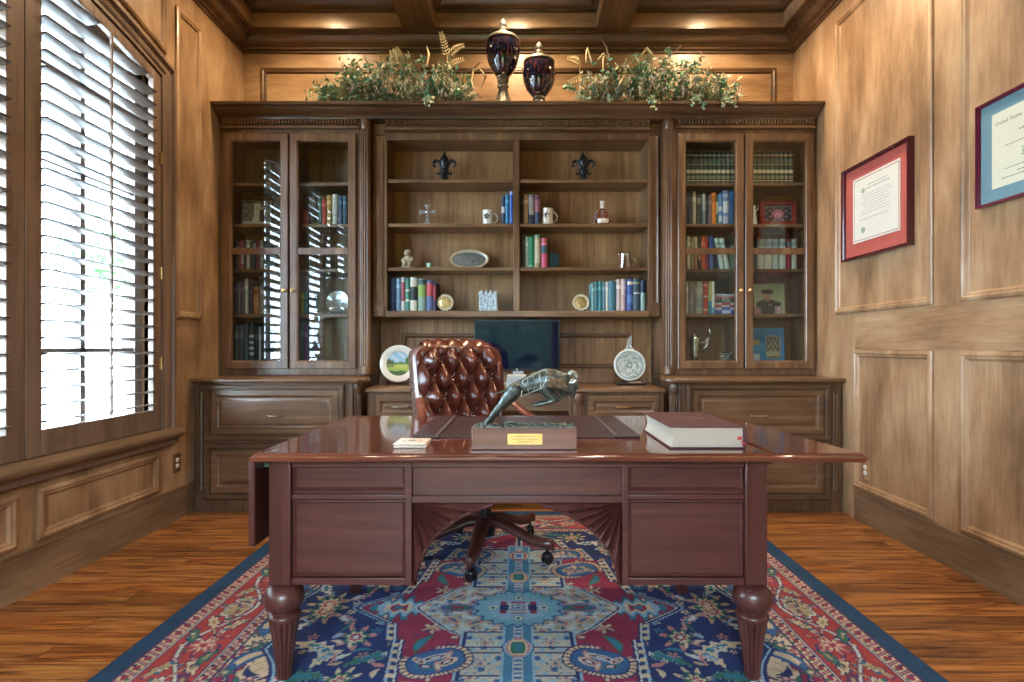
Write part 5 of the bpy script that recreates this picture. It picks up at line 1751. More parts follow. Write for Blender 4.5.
def niche():
    ZW = .822
    # monitor
    y = 4.06
    t = thing('computer_monitor', 'black flat monitor behind the tufted chair under the open shelves', 'monitor', (-.04, y, ZW))
    x0, x1, z0, z1 = X_(474, y), X_(560, y), Z_(371, y), Z_(319.6, y)
    b = MB(); b.prism(rect(x0, x1, z0, z1), front(y), -.030, 0)
    bz = part('bezel', b, mat('monitor_shell', (.010, .012, .018), .25), t, bevel=.003)
    b = MB(); b.box(x0 + .012, x1 - .012, y - .0012, y + .001, z0 + .020, z1 - .012)
    part('screen', b, mat('dark_screen', (.004, .008, .028), .06, 0, 0, var=.05, spec=.5), t)
    b = MB(); b.lathe([(.02, 0), (.014, .002)], (-.03, y - .001, z0 + .010), 12, frame=Matrix.Rotation(PI / 2, 3, 'X') @ Matrix.Diagonal((.35, .35, .3)))
    part('badge', b, NICKEL, bz)
    SIL = mat('silver_stand', (.52, .55, .56), .35, .5)
    b = MB(); b.box(-.06, .02, y + .012, y + .028, ZW + .012, z0 + .1)
    b.prism(rect(-.15, .10, y - .10, y + .09), flat(ZW), .001, .012)
    part('stand', b, SIL, t, bevel=.004)
    # stack of paper in front of the stand
    b = MB()
    for k in range(5): b.box(-.105 + .002 * k, .035 - .003 * (k % 2), 3.74 + .002 * (k % 3), 3.92, ZW + .0006 + k * .016, ZW + .016 + k * .016)
    solo('paper_stack', b, mat('pale_grey_paper', (.55, .60, .60), .6, var=.05), 'pale grey stack of papers under the monitor', 'papers', (-.03, 3.83, ZW + .0006), bevel=.001)
    # plate with a golf green, on a wooden easel
    y = 3.93
    cx, R_ = X_(398.5, y), .136
    zc = ZW + .022 + R_
    t = thing('decorative_plate', 'white plate with painted golf green propped beside the chair back', 'plate', (cx, y, ZW))
    fr = Matrix.Rotation(PI / 2 - .12, 3, 'X')
    b = MB(); b.lathe([(.05, -.016), (.08, -.012), (R_ - .004, -.002), (R_, .002), (R_ - .003, .005), (R_ - .02, .003), (.092, -.006), (.088, -.008)], (cx, y, zc), 56, frame=fr)
    pl = part('dish', b, CERWHITE, t, angle=50)
    n = 56
    b = MB()
    b.grid(lambda i, j: (0, 0, 0), 64, 64)
    g = np.array([(i / 64 * 2 - 1, j / 64 * 2 - 1) for j in range(65) for i in range(65)])
    r_ = np.maximum(np.abs(g[:, 0]), np.abs(g[:, 1])); q_ = np.hypot(g[:, 0], g[:, 1]) + 1e-9
    disc = g * (r_ / q_)[:, None]
    b.v = [tuple(fr @ Vector((px * .089, py * .089, -.0066)) + Vector((cx, y, zc))) for px, py in disc]
    pic = part('painted_scene', b, paint_mat('plate_scene', .25, .4), pl, fix=False)
    px, py = disc[:, 0], disc[:, 1]
    C = np.empty((len(px), 3)); C[:] = (.30, .50, .66)
    def m(k, c): C[k] = c
    m((py > .2) & (np.sin(px * 7 + py * 9) > .4), (.50, .62, .70))
    m(py < .12 + .05 * np.sin(px * 9), (.12, .22, .08)); m((py < .32 + .08 * np.sin(px * 14)) & (px < -.45), (.10, .12, .06))
    m((py < .55 + .1 * np.sin(py * 20)) & (px > .55), (.08, .16, .05)); m((py < -.05) & (py > -.62), (.34, .44, .09)); m((py < -.05) & (py > -.30) & (px < -.2), (.20, .26, .08))
    m((py < -.12) & (py > -.4) & (np.abs(px - .15) < .55), (.46, .52, .12)); m(py < -.62 + .06 * np.sin(px * 8), (.07, .15, .05))
    m((np.hypot(px, py) > .975), (.25, .28, .2))
    dye(pic, np.concatenate([C, np.ones((len(C), 1))], 1))
    b = MB()
    for k in range(34):
        th = PI * (.13 + .74 * k / 33)
        if k in (9, 10, 22): continue
        p = fr @ Vector((.115 * math.cos(th), .115 * math.sin(th), .0004))
        b.ball((cx + p.x, y + p.y, zc + p.z), (.0034, .0016, .0062), 6, 4)
    for k in range(20):
        th = -PI * (.3 + .4 * k / 19)
        p = fr @ Vector((.115 * math.cos(th), .115 * math.sin(th), .0004))
        b.ball((cx + p.x, y + p.y, zc + p.z), (.003, .0015, .0045), 6, 4)
    p = fr @ Vector((-.115, -.012, .0004)); b.ball((cx + p.x, y + p.y, zc + p.z), (.006, .002, .008), 8, 4)
    part('rim_lettering', b, mat('rim_ink', (.20, .17, .15), .4), pl)
    b = MB()
    for s in (-1, 1):
        xx = cx + s * .085
        b.prism([(y - .055, ZW + .0008), (y + .075, ZW + .0008), (y + .075, ZW + .012), (y + .045, ZW + .02), (y + .040, ZW + .10), (y + .028, ZW + .10), (y + .020, ZW + .024), (y - .030, ZW + .024), (y - .040, ZW + .055), (y - .055, ZW + .055)], lambda p, q, h: (h, p, q), xx - .007, xx + .007)
    b.box(cx - .085, cx + .085, y + .045, y + .060, ZW + .003, ZW + .011)
    part('wooden_easel', b, W_MAHZ, t)
    # round carved plaque with its ribbon loop
    y = 3.96
    cx, R_ = X_(629.5, y), .116
    zc = ZW + .030 + R_
    t = thing('carved_plaque', 'round white carved plaque with ribbon loop on a dark base beside the column', 'plaque', (cx, y, ZW))
    fr = Matrix.Rotation(PI / 2 - .10, 3, 'X')
    PLW = mat('white_porcelain', (.70, .75, .72), .3, 0, .3, var=.12)
    b = MB(); b.lathe([(R_ - .01, -.008), (R_, -.002), (R_, .006), (R_ - .006, .010), (R_ - .014, .007)], (cx, y, zc), 56, frame=fr)
    d = part('disc', b, PLW, t)
    b = MB()
    rr = random.Random(4)
    for k in range(70):
        r0, th = (R_ - .024) * rr.random() ** .5, rr.uniform(0, 6.28)
        pts = []
        for q in range(7):
            r1 = min(R_ - .016, r0 + .004 * q); t1 = th + .17 * q * (1 if k % 2 else -1)
            p = fr @ Vector((r1 * math.cos(t1), r1 * math.sin(t1), .0085))
            pts.append((cx + p.x, y + p.y, zc + p.z))
        b.tube(pts, .0024, 6)
    for k in range(6):
        p = fr @ Vector((.018 * math.cos(k * PI / 3), .018 * math.sin(k * PI / 3), .008)); b.ball((cx + p.x, y + p.y, zc + p.z), (.010, .005, .010), 10, 5)
    part('carved_relief', b, mat('celadon_carving', (.30, .40, .37), .35, 0, .3, var=.2), d, angle=70)
    b = MB(); b.tube([tuple(fr @ Vector(((R_ - .022) * math.cos(k * PI / 18), (R_ - .022) * math.sin(k * PI / 18), .0074)) + Vector((cx, y, zc))) for k in range(37)], .0016, 5)
    part('relief_ring', b, mat('celadon_line', (.25, .38, .36), .4), d)
    RB = mat('grey_ribbon', (.36, .40, .38), .5)
    b = MB()
    zt = zc + R_
    b.box(cx - .018, cx + .018, y + .015, y + .018, zt - .006, Z_(344, y)); b.prism([(cx - .018, Z_(344, y)), (cx + .018, Z_(344, y)), (cx + .020, Z_(334.5, y)), (cx + .004, Z_(337, y)), (cx - .008, Z_(339.5, y))], front(y + .018), 0, .003)
    part('ribbon', b, RB, t)
    b = MB()
    for s in (-1, 1): b.tube([(cx + s * .006, y + .014, Z_(345, y)), (cx + s * .026, y + .010, zt + .002), (cx + s * .040, y + .008, zt - .012)], .003, 6)
    part('cord_loop', b, PLW, t)
    b = MB(); b.box(X_(616, y), X_(645, y), y - .05, y + .045, ZW + .0008, ZW + .016); b.box(cx - .06, cx + .06, y - .035, y - .022, ZW + .016, ZW + .030); b.box(cx - .05, cx + .05, y + .016, y + .024, ZW + .016, ZW + .13)
    part('stand', b, BLACK, t, bevel=.003)
    b = MB(); b.tube([(cx - .02, y - .052, ZW + .021), (cx + .055, y - .056, ZW + .022), (cx + .075, y - .056, ZW + .022)], [.003, .0055, .0055], 8)
    solo('pen', b, mat('brown_pen', (.42, .28, .18), .35), 'brown pen lying along the dark base of the white plaque', 'pen', (cx + .03, y - .055, ZW + .0165))


CERWHITE = mat('glazed_white', (.72, .70, .64), .22, 0, .4, var=.04)


def glass_case_things():
    yg = 4.05
    SILV = mat('tarnished_silver', (.60, .57, .50), .25, .9, var=.3)
    # red-framed photo, second shelf
    def framed(name, x0, x1, py0, z, wd, fm, fn, cat='photo frame', lean=-.10, border=.026, y=yg, rz=0.):
        w, h = X_(x1, y) - X_(x0, y), Z_(py0, y) - z
        t = thing(name, wd, cat, ((X_(x0, y) + X_(x1, y)) / 2, y, z + .0035))
        t.rotation_euler = (lean, 0, rz)
        if border:
            b = MB(); b.sweep(rect(-w / 2, w / 2, 0, h), [(0, -.012), (0, .0), (.004, .006), (border - .006, .004), (border, -.002)], front(0))
            part('frame', b, fm, t, local=True)
        b = MB(); b.prism(rect(-w / 2 + .002, w / 2 - .002, .002, h - .002), front(0), -.014, -.008)
        part('backing', b, BLACK if fm is None else fm, t, local=True)
        picture('print', -w / 2 + border * .9 + .002, w / 2 - border * .9 - .002, border * .9 + .002, h - border * .9 - .002, .0055 if border else .0075, fn, t, 50, .4, .2, local=True)
        return t

    def base(s, c):
        C = np.empty(s.shape + (3,)); C[:] = c
        return C

    def pink_photo(s, t):
        C = base(s, (.05, .05, .07))
        C[np.hypot((s - .5) * 1.6, (t - .45) * 1.2) < .36] = (.45, .16, .28); C[np.hypot((s - .5) * 2.2, (t - .40) * 1.8) < .3] = (.62, .34, .45); C[np.sin(s * 21) * np.sin(t * 17) > .6] = (.28, .26, .28)
        C[t > .85] = (.12, .12, .14)
        return C
    framed('photo_frame', 760.5, 797, 200, SHELF_Z[1], 'wide red wood frame with dark pink photo behind glass', mat('cherry_frame', (.20, .022, .018), .3, 0, .3), pink_photo, border=.036)

    def wedding(s, t):
        C = base(s, (.10, .105, .10))
        C[np.sin(s * 23 + 4 * t) * np.sin(t * 19) > .3] = (.20, .21, .19)
        C[np.abs(s - .5) < .10 + .22 * np.clip(.45 - t, 0, 1)] = (.56, .56, .52)
        C[np.hypot((s - .5) * 1.0, (t - .72) * 1.0) < .075] = (.44, .36, .30); C[(np.abs(s - .68) < .09) & (t < .66)] = (.03, .035, .04); C[np.hypot(s - .68, t - .74) < .07] = (.40, .32, .27)
        C[(t < .12)] = (.50, .50, .46)
        return C
    framed('photo_frame', 241.5, 271, 200, SHELF_Z[1], 'slim silver frame with monochrome wedding photo behind glass by the window', SILV, wedding, border=.010, lean=-.12, rz=.12)

    def officer(s, t):
        C = base(s, (.38, .42, .26))
        C[(t > .6) & (np.sin(s * 9 + t * 5) > .3)] = (.42, .46, .32)
        C[(t < .42 + .06 * np.cos((s - .45) * 6)) & (np.abs(s - .46) < .40)] = (.016, .022, .026)
        C[np.hypot((s - .44) * 1.2, (t - .60) * 1.0) < .135] = (.46, .27, .17); C[(np.abs(s - .44) < .05) & (t < .52) & (t > .40)] = (.42, .25, .16)
        C[(np.abs(s - .44) < .20) & (np.abs(t - .73 - .02 * np.cos((s - .44) * 12)) < .055)] = (.015, .015, .018); C[(np.abs(s - .44) < .135) & (np.abs(t - .675) < .022)] = (.010, .010, .012)
        C[(t < .20) & (s < .22)] = (.42, .20, .20); C[(t < .24) & (s > .66) & (s < .92)] = (.40, .30, .28); C[(t < .22) & (np.abs(s - .80) < .03)] = (.6, .55, .5)
        C[(np.abs(s - .52) < .05) & (np.abs(t - .30) < .02)] = (.4, .32, .12)
        return C
    framed('portrait_print', 755, 785.5, 283, SHELF_Z[3], 'unframed portrait of a person in dark uniform and cap behind glass', None, officer, 'portrait', -.10, 0, rz=-.06)

    def crest(s, t):
        C = base(s, (.015, .22, .46))
        d = np.maximum(np.abs(s - .66) / .22, np.abs(t - .52) / .30 + .12 * np.abs(s - .66) / .22)
        C[d < 1] = (.30, .26, .12); C[d < .86] = (.03, .06, .07); C[(d < .80) & (np.sin(s * 50) * np.sin(t * 38) > .2)] = (.40, .34, .16); C[(np.abs(t - .36) < .06) & (d < .9)] = (.45, .42, .28)
        C[(s < .26) & (np.abs(t - .64) < .06)] = (.45, .35, .12); C[(s < .26) & (t < .36) & (t > .16)] = (.5, .55, .6); C[(t < .14)] = (.16, .07, .10); C[(t < .14) & (np.sin(s * 60) > .3)] = (.3, .2, .1)
        C[(t > .95)] = (.02, .30, .55)
        return C
    framed('crest_plaque', 752.5, 785, 328, .936, 'bright blue board with gold crest standing on the cabinet floor behind glass', mat('blue_board', (.015, .20, .42), .4), crest, 'plaque', -.06, 0, rz=-.05)
    # pale figure beside the red frame
    cx, z = X_(754.2, yg), SHELF_Z[1]
    t = thing('porcelain_figurine', 'small white standing figurine beside the wide red frame behind glass', 'figurine', (cx, yg, z))
    b = MB(); b.lathe([(.022, .001), (.026, .01), (.018, .05), (.012, .09), (.016, .11), (.008, .125)], (cx, yg, z), 16); b.ball((cx, yg, z + .14), (.012, .012, .015)); b.tube([(cx - .012, yg, z + .11), (cx - .028, yg - .01, z + .09), (cx - .014, yg - .02, z + .075)], .005, 8); b.tube([(cx + .012, yg, z + .11), (cx + .024, yg - .01, z + .125), (cx + .028, yg - .012, z + .15)], .005, 8)
    remesh(part('figure', b, CERWHITE, t), .003, 2)
    # pale binders under the third shelf's glass
    for k, (a, c, cc, wd) in enumerate(((757, 764, (.50, .58, .56), 'pale grey binder'), (764.6, 772, (.56, .62, .60), 'white binder'), (772.6, 779, (.42, .55, .56), 'aqua binder'), (779.6, 786, (.50, .60, .58), 'silver white binder'), (787, 791, (.34, .03, .06), 'narrow crimson binder'), (791.6, 797, (.50, .55, .52), 'off-white binder'))):
        book(X_(a, 4.06), X_(c, 4.06), SHELF_Z[2] + .0008, .235, 4.06, cc, wd + ' on the third shelf behind glass above the uniformed portrait', 'binders above the portrait', [(.75, .9, (.2, .3, .32))], .16, name='ring_binder')
    # silver ewer with a swept handle, and a small silver centrepiece
    cx, z = X_(694.5, yg), .936
    t = thing('silver_ewer', 'ornate silver ewer with curved horn handle on the glazed cabinet floor', 'ewer', (cx, yg, z))
    b = MB(); b.lathe([(.052, .001), (.054, .012), (.040, .022), (.020, .040), (.026, .060), (.022, .085), (.030, .105), (.024, .125), (.034, .150), (.030, .170), (.044, .200), (.040, .232), (.022, .246), (.028, .262)], (cx, yg, z), 28, lambda a, q: 1 + .04 * math.sin(9 * a + q * 60))
    part('vessel', b, SILV, t, angle=60)
    b = MB(); b.tube([(cx + .035, yg, z + .205), (cx + .075, yg, z + .19), (cx + .10, yg, z + .225), (cx + .118, yg, z + .265), (cx + .112, yg, z + .30)], [.010, .012, .011, .009, .005], 10); b.tube([(cx + .11, yg, z + .235), (cx + .09, yg, z + .17), (cx + .055, yg, z + .145)], [.007, .007, .003], 8)
    part('horn_handle', b, SILV, t, angle=70)
    cx = X_(727, yg)
    t = thing('silver_centrepiece', 'low silver centrepiece with leafy branches beside the ornate ewer', 'ornament', (cx, yg, z))
    b = MB(); b.lathe([(.050, .001), (.052, .010), (.030, .02), (.018, .045), (.040, .075), (.050, .08)], (cx, yg, z), 20)
    part('bowl', b, mat('pale_glaze', (.30, .36, .32), .3), t)
    b = MB()
    for k in range(11):
        a = 2 * PI * k / 11
        e = (cx + .046 * math.cos(a), yg + .04 * math.sin(a), z + .105 + .018 * math.sin(3 * k))
        b.tube([(cx + .02 * math.cos(a), yg + .02 * math.sin(a), z + .078), ((cx + e[0]) / 2, (yg + e[1]) / 2, z + .115), e], [.004, .004, .003], 6); b.ball(e, (.010, .007, .007), 8, 5)
    part('branches', b, SILV, t, angle=70)
    # window-side case: round silver plate, bronze horse, red box
    cx, z, y = X_(337, yg), SHELF_Z[3], 4.06
    t = thing('round_plate', 'round silver plate standing on the fourth shelf of the window bookcase', 'plate', (cx, y, z))
    fr = Matrix.Rotation(PI / 2 - .14, 3, 'X'); R_ = .085
    b = MB(); b.lathe([(.04, -.008), (R_, .002), (R_ - .002, .006), (.058, .0), (.05, -.003), (.001, -.003)], (cx, y, z + R_ + .010), 40, frame=fr)
    part('dish', b, mat('polished_pewter', (.55, .60, .62), .2, .8), t)
    b = MB(); b.box(cx - .05, cx + .05, y - .03, y + .04, z + .0008, z + .010); b.box(cx - .05, cx + .05, y - .03, y - .022, z + .010, z + .02)
    part('stand', b, BLACK, t)
    b = MB(); cx, z = X_(305.5, yg), SHELF_Z[1]
    b.box(cx - .035, cx + .028, yg - .02, yg + .05, z + .0008, z + .10); b.box(cx - .037, cx + .030, yg - .022, yg + .052, z + .10, z + .118)
    solo('small_chest', b, mat('dull_red_leather', (.20, .03, .035), .4), 'dull red lidded chest on the shelf next to the dark green book behind glass', 'chest', (cx, yg, z), bevel=.003)
    cx, z = X_(259, yg), SHELF_Z[0]
    t = thing('model_ship', 'tiny dark bronze beetle shaped ornament on the top shelf by the window', 'ornament', (cx, yg, z))
    t.name = 'bronze_ornament'; BASE['bronze_ornament'] = (cx, yg, z)
    b = MB(); b.ball((cx, yg, z + .022), (.030, .022, .016), 14, 8); b.ball((cx - .030, yg, z + .026), (.012, .012, .010), 10, 6)
    for s in (-1, 0, 1):
        b.tube([(cx + s * .016, yg - .016, z + .02), (cx + s * .022, yg - .032, z + .018), (cx + s * .024, yg - .036, z + .002)], .003, 6); b.tube([(cx + s * .016, yg + .016, z + .02), (cx + s * .022, yg + .032, z + .018), (cx + s * .024, yg + .036, z + .002)], .003, 6)
    remesh(part('ornament', b, mat('old_bronze', (.16, .10, .06), .4, .7), t), .0025, 1)


def urns():
    """two lidded urns with streaked glaze on top of the bookcase"""
    m, nt, N, L, bs = _new('streaked_glaze')
    tc = N.new('ShaderNodeTexCoord'); mp = N.new('ShaderNodeMapping'); mp.inputs['Scale'].default_value = (60, 60, 14)
    L.new(tc.outputs['Object'], mp.inputs['Vector'])
    n1 = N.new('ShaderNodeTexNoise'); n1.inputs['Scale'].default_value = 1; n1.inputs['Detail'].default_value = 5; n1.inputs['Roughness'].default_value = .7
    L.new(mp.outputs['Vector'], n1.inputs['Vector'])
    r = _ramp(N, [(.42, (.006, .008, .024)), (.53, (.014, .013, .030)), (.585, (.085, .020, .016)), (.67, (.13, .04, .028)), (.74, (.42, .33, .28))])
    L.new(n1.outputs['Fac'], r.inputs['Fac']); L.new(r.outputs['Color'], bs.inputs['Base Color'])
    bs.inputs['Roughness'].default_value = .10; bs.inputs['Coat Weight'].default_value = .6; bs.inputs['Coat Roughness'].default_value = .03
    AG = mat('antiqued_silver', (.36, .33, .27), .38, .75, var=.35, scale=50)
    y = 3.925
    k = y / F
    ZT = 2.838
    for (px, sc, yb, wd, body, shift) in (
            (503, 1, 0, 'taller lidded urn with dark streaked glaze on a silver foot atop the bookcase', [(5.0, 75.2), (8.5, 70), (12.4, 62), (15.6, 52), (17.0, 43), (17.0, 37), (16.2, 33.4)], 0),
            (539, 1, 0, 'shorter lidded urn with dark red streaked glaze atop the bookcase', [(5.2, 95.2), (8.0, 91), (12.6, 83), (15.6, 74), (16.5, 66), (16.0, 60), (14.2, 55.6)], 1)):
        cx = X_(px, y)
        t = thing('lidded_urn', wd, 'urn', (cx, y, ZT), 0, 'lidded urns on the bookcase')
        pr = lambda L_: [(r_ * k, max(ZT + .001, Z_(q, y - r_ * k))) for r_, q in L_]
        b = MB(); b.lathe(pr(body), (cx, y, 0), 48)
        part('body', b, m, t, angle=60)
        b = MB()
        if not shift:
            b.lathe(pr([(16.2, 33.8), (17.2, 33.2), (17.4, 31.6), (16.0, 30.8), (10, 30.2), (5, 29.6), (3, 28.6)]), (cx, y, 0), 48)
            ld = part('lid', b, AG, t, angle=60)
            b = MB(); b.lathe(pr([(2.6, 29), (3.6, 27.4), (2.2, 25.8), (3.6, 23.8), (3.6, 21.4), (1.9, 19.2), (.2, 18.2)]), (cx, y, 0), 20)
            part('finial', b, AG, ld, angle=60)
            b = MB(); b.lathe(pr([(10, 107), (9.6, 105), (8.6, 101), (7.4, 97.5), (5.2, 91), (4.4, 86), (5.6, 84.6), (5.6, 83), (4.2, 82), (4.0, 80.4), (5.6, 79.4), (5.6, 78), (4.4, 77), (6.2, 75.6), (6.2, 74.4), (4.8, 74)]), (cx, y, 0), 36, lambda a, q: 1 + (.05 * math.cos(10 * a) if q < Z_(87, y) else 0))
            b.prism([(cx + 13 * k * math.cos(i * PI / 12), y + 13 * k * math.sin(i * PI / 12)) for i in range(24)], flat(ZT), .0008, .012)
        else:
            b.lathe(pr([(14.2, 56), (15.6, 55.2), (15.4, 53.6), (13, 53.2), (7, 52.8), (3, 52)]), (cx, y, 0), 48)
            ld = part('lid', b, AG, t, angle=60)
            b = MB(); b.lathe(pr([(2.6, 52.2), (3.6, 50.6), (2.2, 49), (3.6, 47), (3.6, 44.6), (1.9, 42.4), (.2, 41.4)]), (cx, y, 0), 20)
            part('finial', b, AG, ld, angle=60)
            b = MB(); b.lathe(pr([(12, 107), (11, 105.8), (6.4, 103), (4.2, 100), (4.4, 98), (6.2, 96.6), (6.2, 95.2), (5.0, 94.6)]), (cx, y, 0), 36)
            b.prism([(cx + 12 * k * math.cos(i * PI / 12), y + 12 * k * math.sin(i * PI / 12)) for i in range(24)], flat(ZT), .0008, .012)
        part('foot', b, AG, t, angle=50)


def greenery(x0p, x1p, label, seed, fronds, droops, twigs, blades):
    rr = random.Random(seed)
    y = 3.93
    ZT = 2.838
    x0, x1 = X_(x0p, y), X_(x1p, y)
    cx = (x0 + x1) / 2
    t = thing('greenery_arrangement', label, 'artificial plant', (cx, y, ZT), 0, 'greenery arrangements on the bookcase')
    LEAVES = [mat('ivy_green', (.085, .25, .13), .5, var=.35), mat('sage_leaf', (.36, .46, .30), .6, var=.3), mat('sea_green_leaf', (.12, .30, .23), .5, var=.3), mat('dried_leaf', (.40, .41, .28), .7, var=.3), mat('dry_rose_leaf', (.36, .33, .27), .7, var=.3)]
    fol, st, bl = MB(), MB(), MB()

    def leaf(b, p, d, L, w, m):
        d = d.normalized()
        a = d.cross(Vector((rr.uniform(-1, 1), rr.uniform(-1, 1), rr.uniform(-1, 1)))).normalized()
        n = a.cross(d)
        b.m = m
        if p.y > 3.815 and p.z + d.z * L - w < ZT + .004: d = Vector((d.x, d.y, abs(d.z) + .1)); p = Vector((p.x, p.y, max(p.z, ZT + .016)))
        q = p + d * L * .5
        b.add([p, q + a * w + n * w * .35, p + d * L + n * (-.15 * L), q - a * w + n * w * .35, q], [(0, 4, 1), (1, 4, 2), (0, 3, 4), (4, 3, 2)])
    def hump(f): return .35 + .65 * math.sin(PI * min(1, max(0, f))) ** .7
    stems = 210
    for s in range(stems):
        f = rr.random()
        p0 = Vector((x0 + (x1 - x0) * (.07 + .85 * f), y + rr.uniform(-.03, .16), ZT + rr.uniform(.008, .03)))
        hgt = hump(f) * rr.uniform(.12, .42)
        d = Vector((rr.gauss(0, .07) + (f - .5) * .10, rr.uniform(-.11, .05), hgt))
        pts = [p0, p0 + d * .5 + Vector((0, 0, .03)), p0 + d + Vector((0, -.015, -.01))]
        st.tube(pts, [.0025, .002, .001], 5)
        kind = rr.choice([0, 0, 1, 1, 2, 2, 3, 4])
        for q in range(15):
            g = rr.uniform(.15, 1)
            p = pts[0].lerp(pts[1], g * 2) if g < .5 else pts[1].lerp(pts[2], g * 2 - 1)
            leaf(fol, p, Vector((rr.gauss(0, 1), rr.gauss(-.35, .8), rr.gauss(.25, .8))), rr.uniform(.024, .055), rr.uniform(.007, .014), kind if rr.random() < .8 else rr.randrange(5))
    for (px, py, L) in droops:                        # trailing ivy over the crown
        p0 = Vector((X_(px, y), 3.80, ZT + .010)); pts = [p0 + Vector((0, .10, .03)), p0 + Vector((rr.uniform(-.01, .01), .0, .012)), p0 + Vector((rr.uniform(-.03, .04), -.022, -L * .5)), p0 + Vector((rr.uniform(-.04, .08), -.030, -L))]
        st.tube(pts, [.0025, .002, .002, .001], 5)
        for q in range(16):
            g = rr.random() * 2.99; i = int(g)
            leaf(fol, pts[i].lerp(pts[i + 1], g - i) + Vector((0, -.004, 0)), Vector((rr.gauss(0, 1), -abs(rr.gauss(0, .6)), rr.gauss(-.3, .7))), rr.uniform(.02, .035), rr.uniform(.008, .012), rr.choice([1, 1, 2, 3]))
    for s in range(190):                               # dry blossom plumes
        f = rr.random()
        p0 = Vector((x0 + (x1 - x0) * f, y + rr.uniform(-.08, .12), ZT + hump(f) * rr.uniform(.05, .27)))
        n = rr.randint(5, 10); d = Vector((rr.gauss(0, .5), rr.gauss(-.3, .4), rr.gauss(.6, .4))).normalized() * .008
        for q in range(n):
            p = p0 + d * q + Vector((rr.gauss(0, .003), rr.gauss(0, .003), rr.gauss(0, .003)))
            bl.m = rr.randrange(2)
            bl.ball(p, rr.uniform(.003, .0065), 6, 4)
    tag(part('foliage', fol, LEAVES, t, fix=False, angle=80), kind='stuff')
    part('stems', st, mat('brown_stem', (.14, .10, .05), .7), t)
    tag(part('blossom', bl, [mat('cream_blossom', (.64, .60, .47), .8), mat('blush_blossom', (.47, .41, .35), .8)], t, angle=80), kind='stuff')
    FR = mat('dried_fern', (.66, .55, .33), .7, var=.2)
    for (px, py, px2, py2) in fronds:
        a, c = Vector((X_(px, y), y, Z_(py, y))), Vector((X_(px2, y), y - .02, Z_(py2, y)))
        b = MB(); b.tube([Vector((X_(px, y), y + .02, ZT + .06)), a, a.lerp(c, .5) + Vector((0, 0, .01)), c], [.0025, .002, .0018, .001], 5)
        d = (c - a); side = d.cross(Vector((0, 1, 0))).normalized()
        n = 9
        for q in range(n):
            f = (q + .5) / n
            p = a.lerp(c, f) + Vector((0, 0, .01 * math.sin(PI * f)))
            for s in (-1, 1):
                L = .038 * (1 - .55 * f)
                e = d.normalized() * .5 + side * s
                w = d.normalized() * .0058
                b.add([p, p + e * L * .5 + w + Vector((0, -.004, 0)), p + e * L, p + e * L * .5 - w + Vector((0, -.004, 0))], [(0, 1, 2), (0, 2, 3)])
        part('fern_frond', b, FR, t, fix=False)
    TW = mat('dark_twig', (.13, .08, .05), .7)
    for tw in twigs:
        pts = [Vector((X_(p, y), y + .01 - .01 * i, Z_(q, y))) for i, (p, q) in enumerate(tw)]
        b = MB(); b.tube(pts, [.006 - .004 * i / len(pts) for i in range(len(pts))], 6)
        part('twig', b, TW, t, angle=70)
    BD = mat('curled_blade', (.56, .47, .28), .6, var=.25)
    for bd in blades:
        pts = [Vector((X_(p, y), y - .05, Z_(q, y))) for p, q in bd]
        sm = []
        for i in range(len(pts) - 1):
            for q in range(6): sm.append(pts[i].lerp(pts[i + 1], q / 6))
        sm.append(pts[-1])
        b = MB(); n = len(sm)
        b.tube(sm, [.003 + .014 * math.sin(PI * (i + .3) / n) for i in range(n)], 8, .4)
        part('seed_pod', b, BD, t, angle=70)


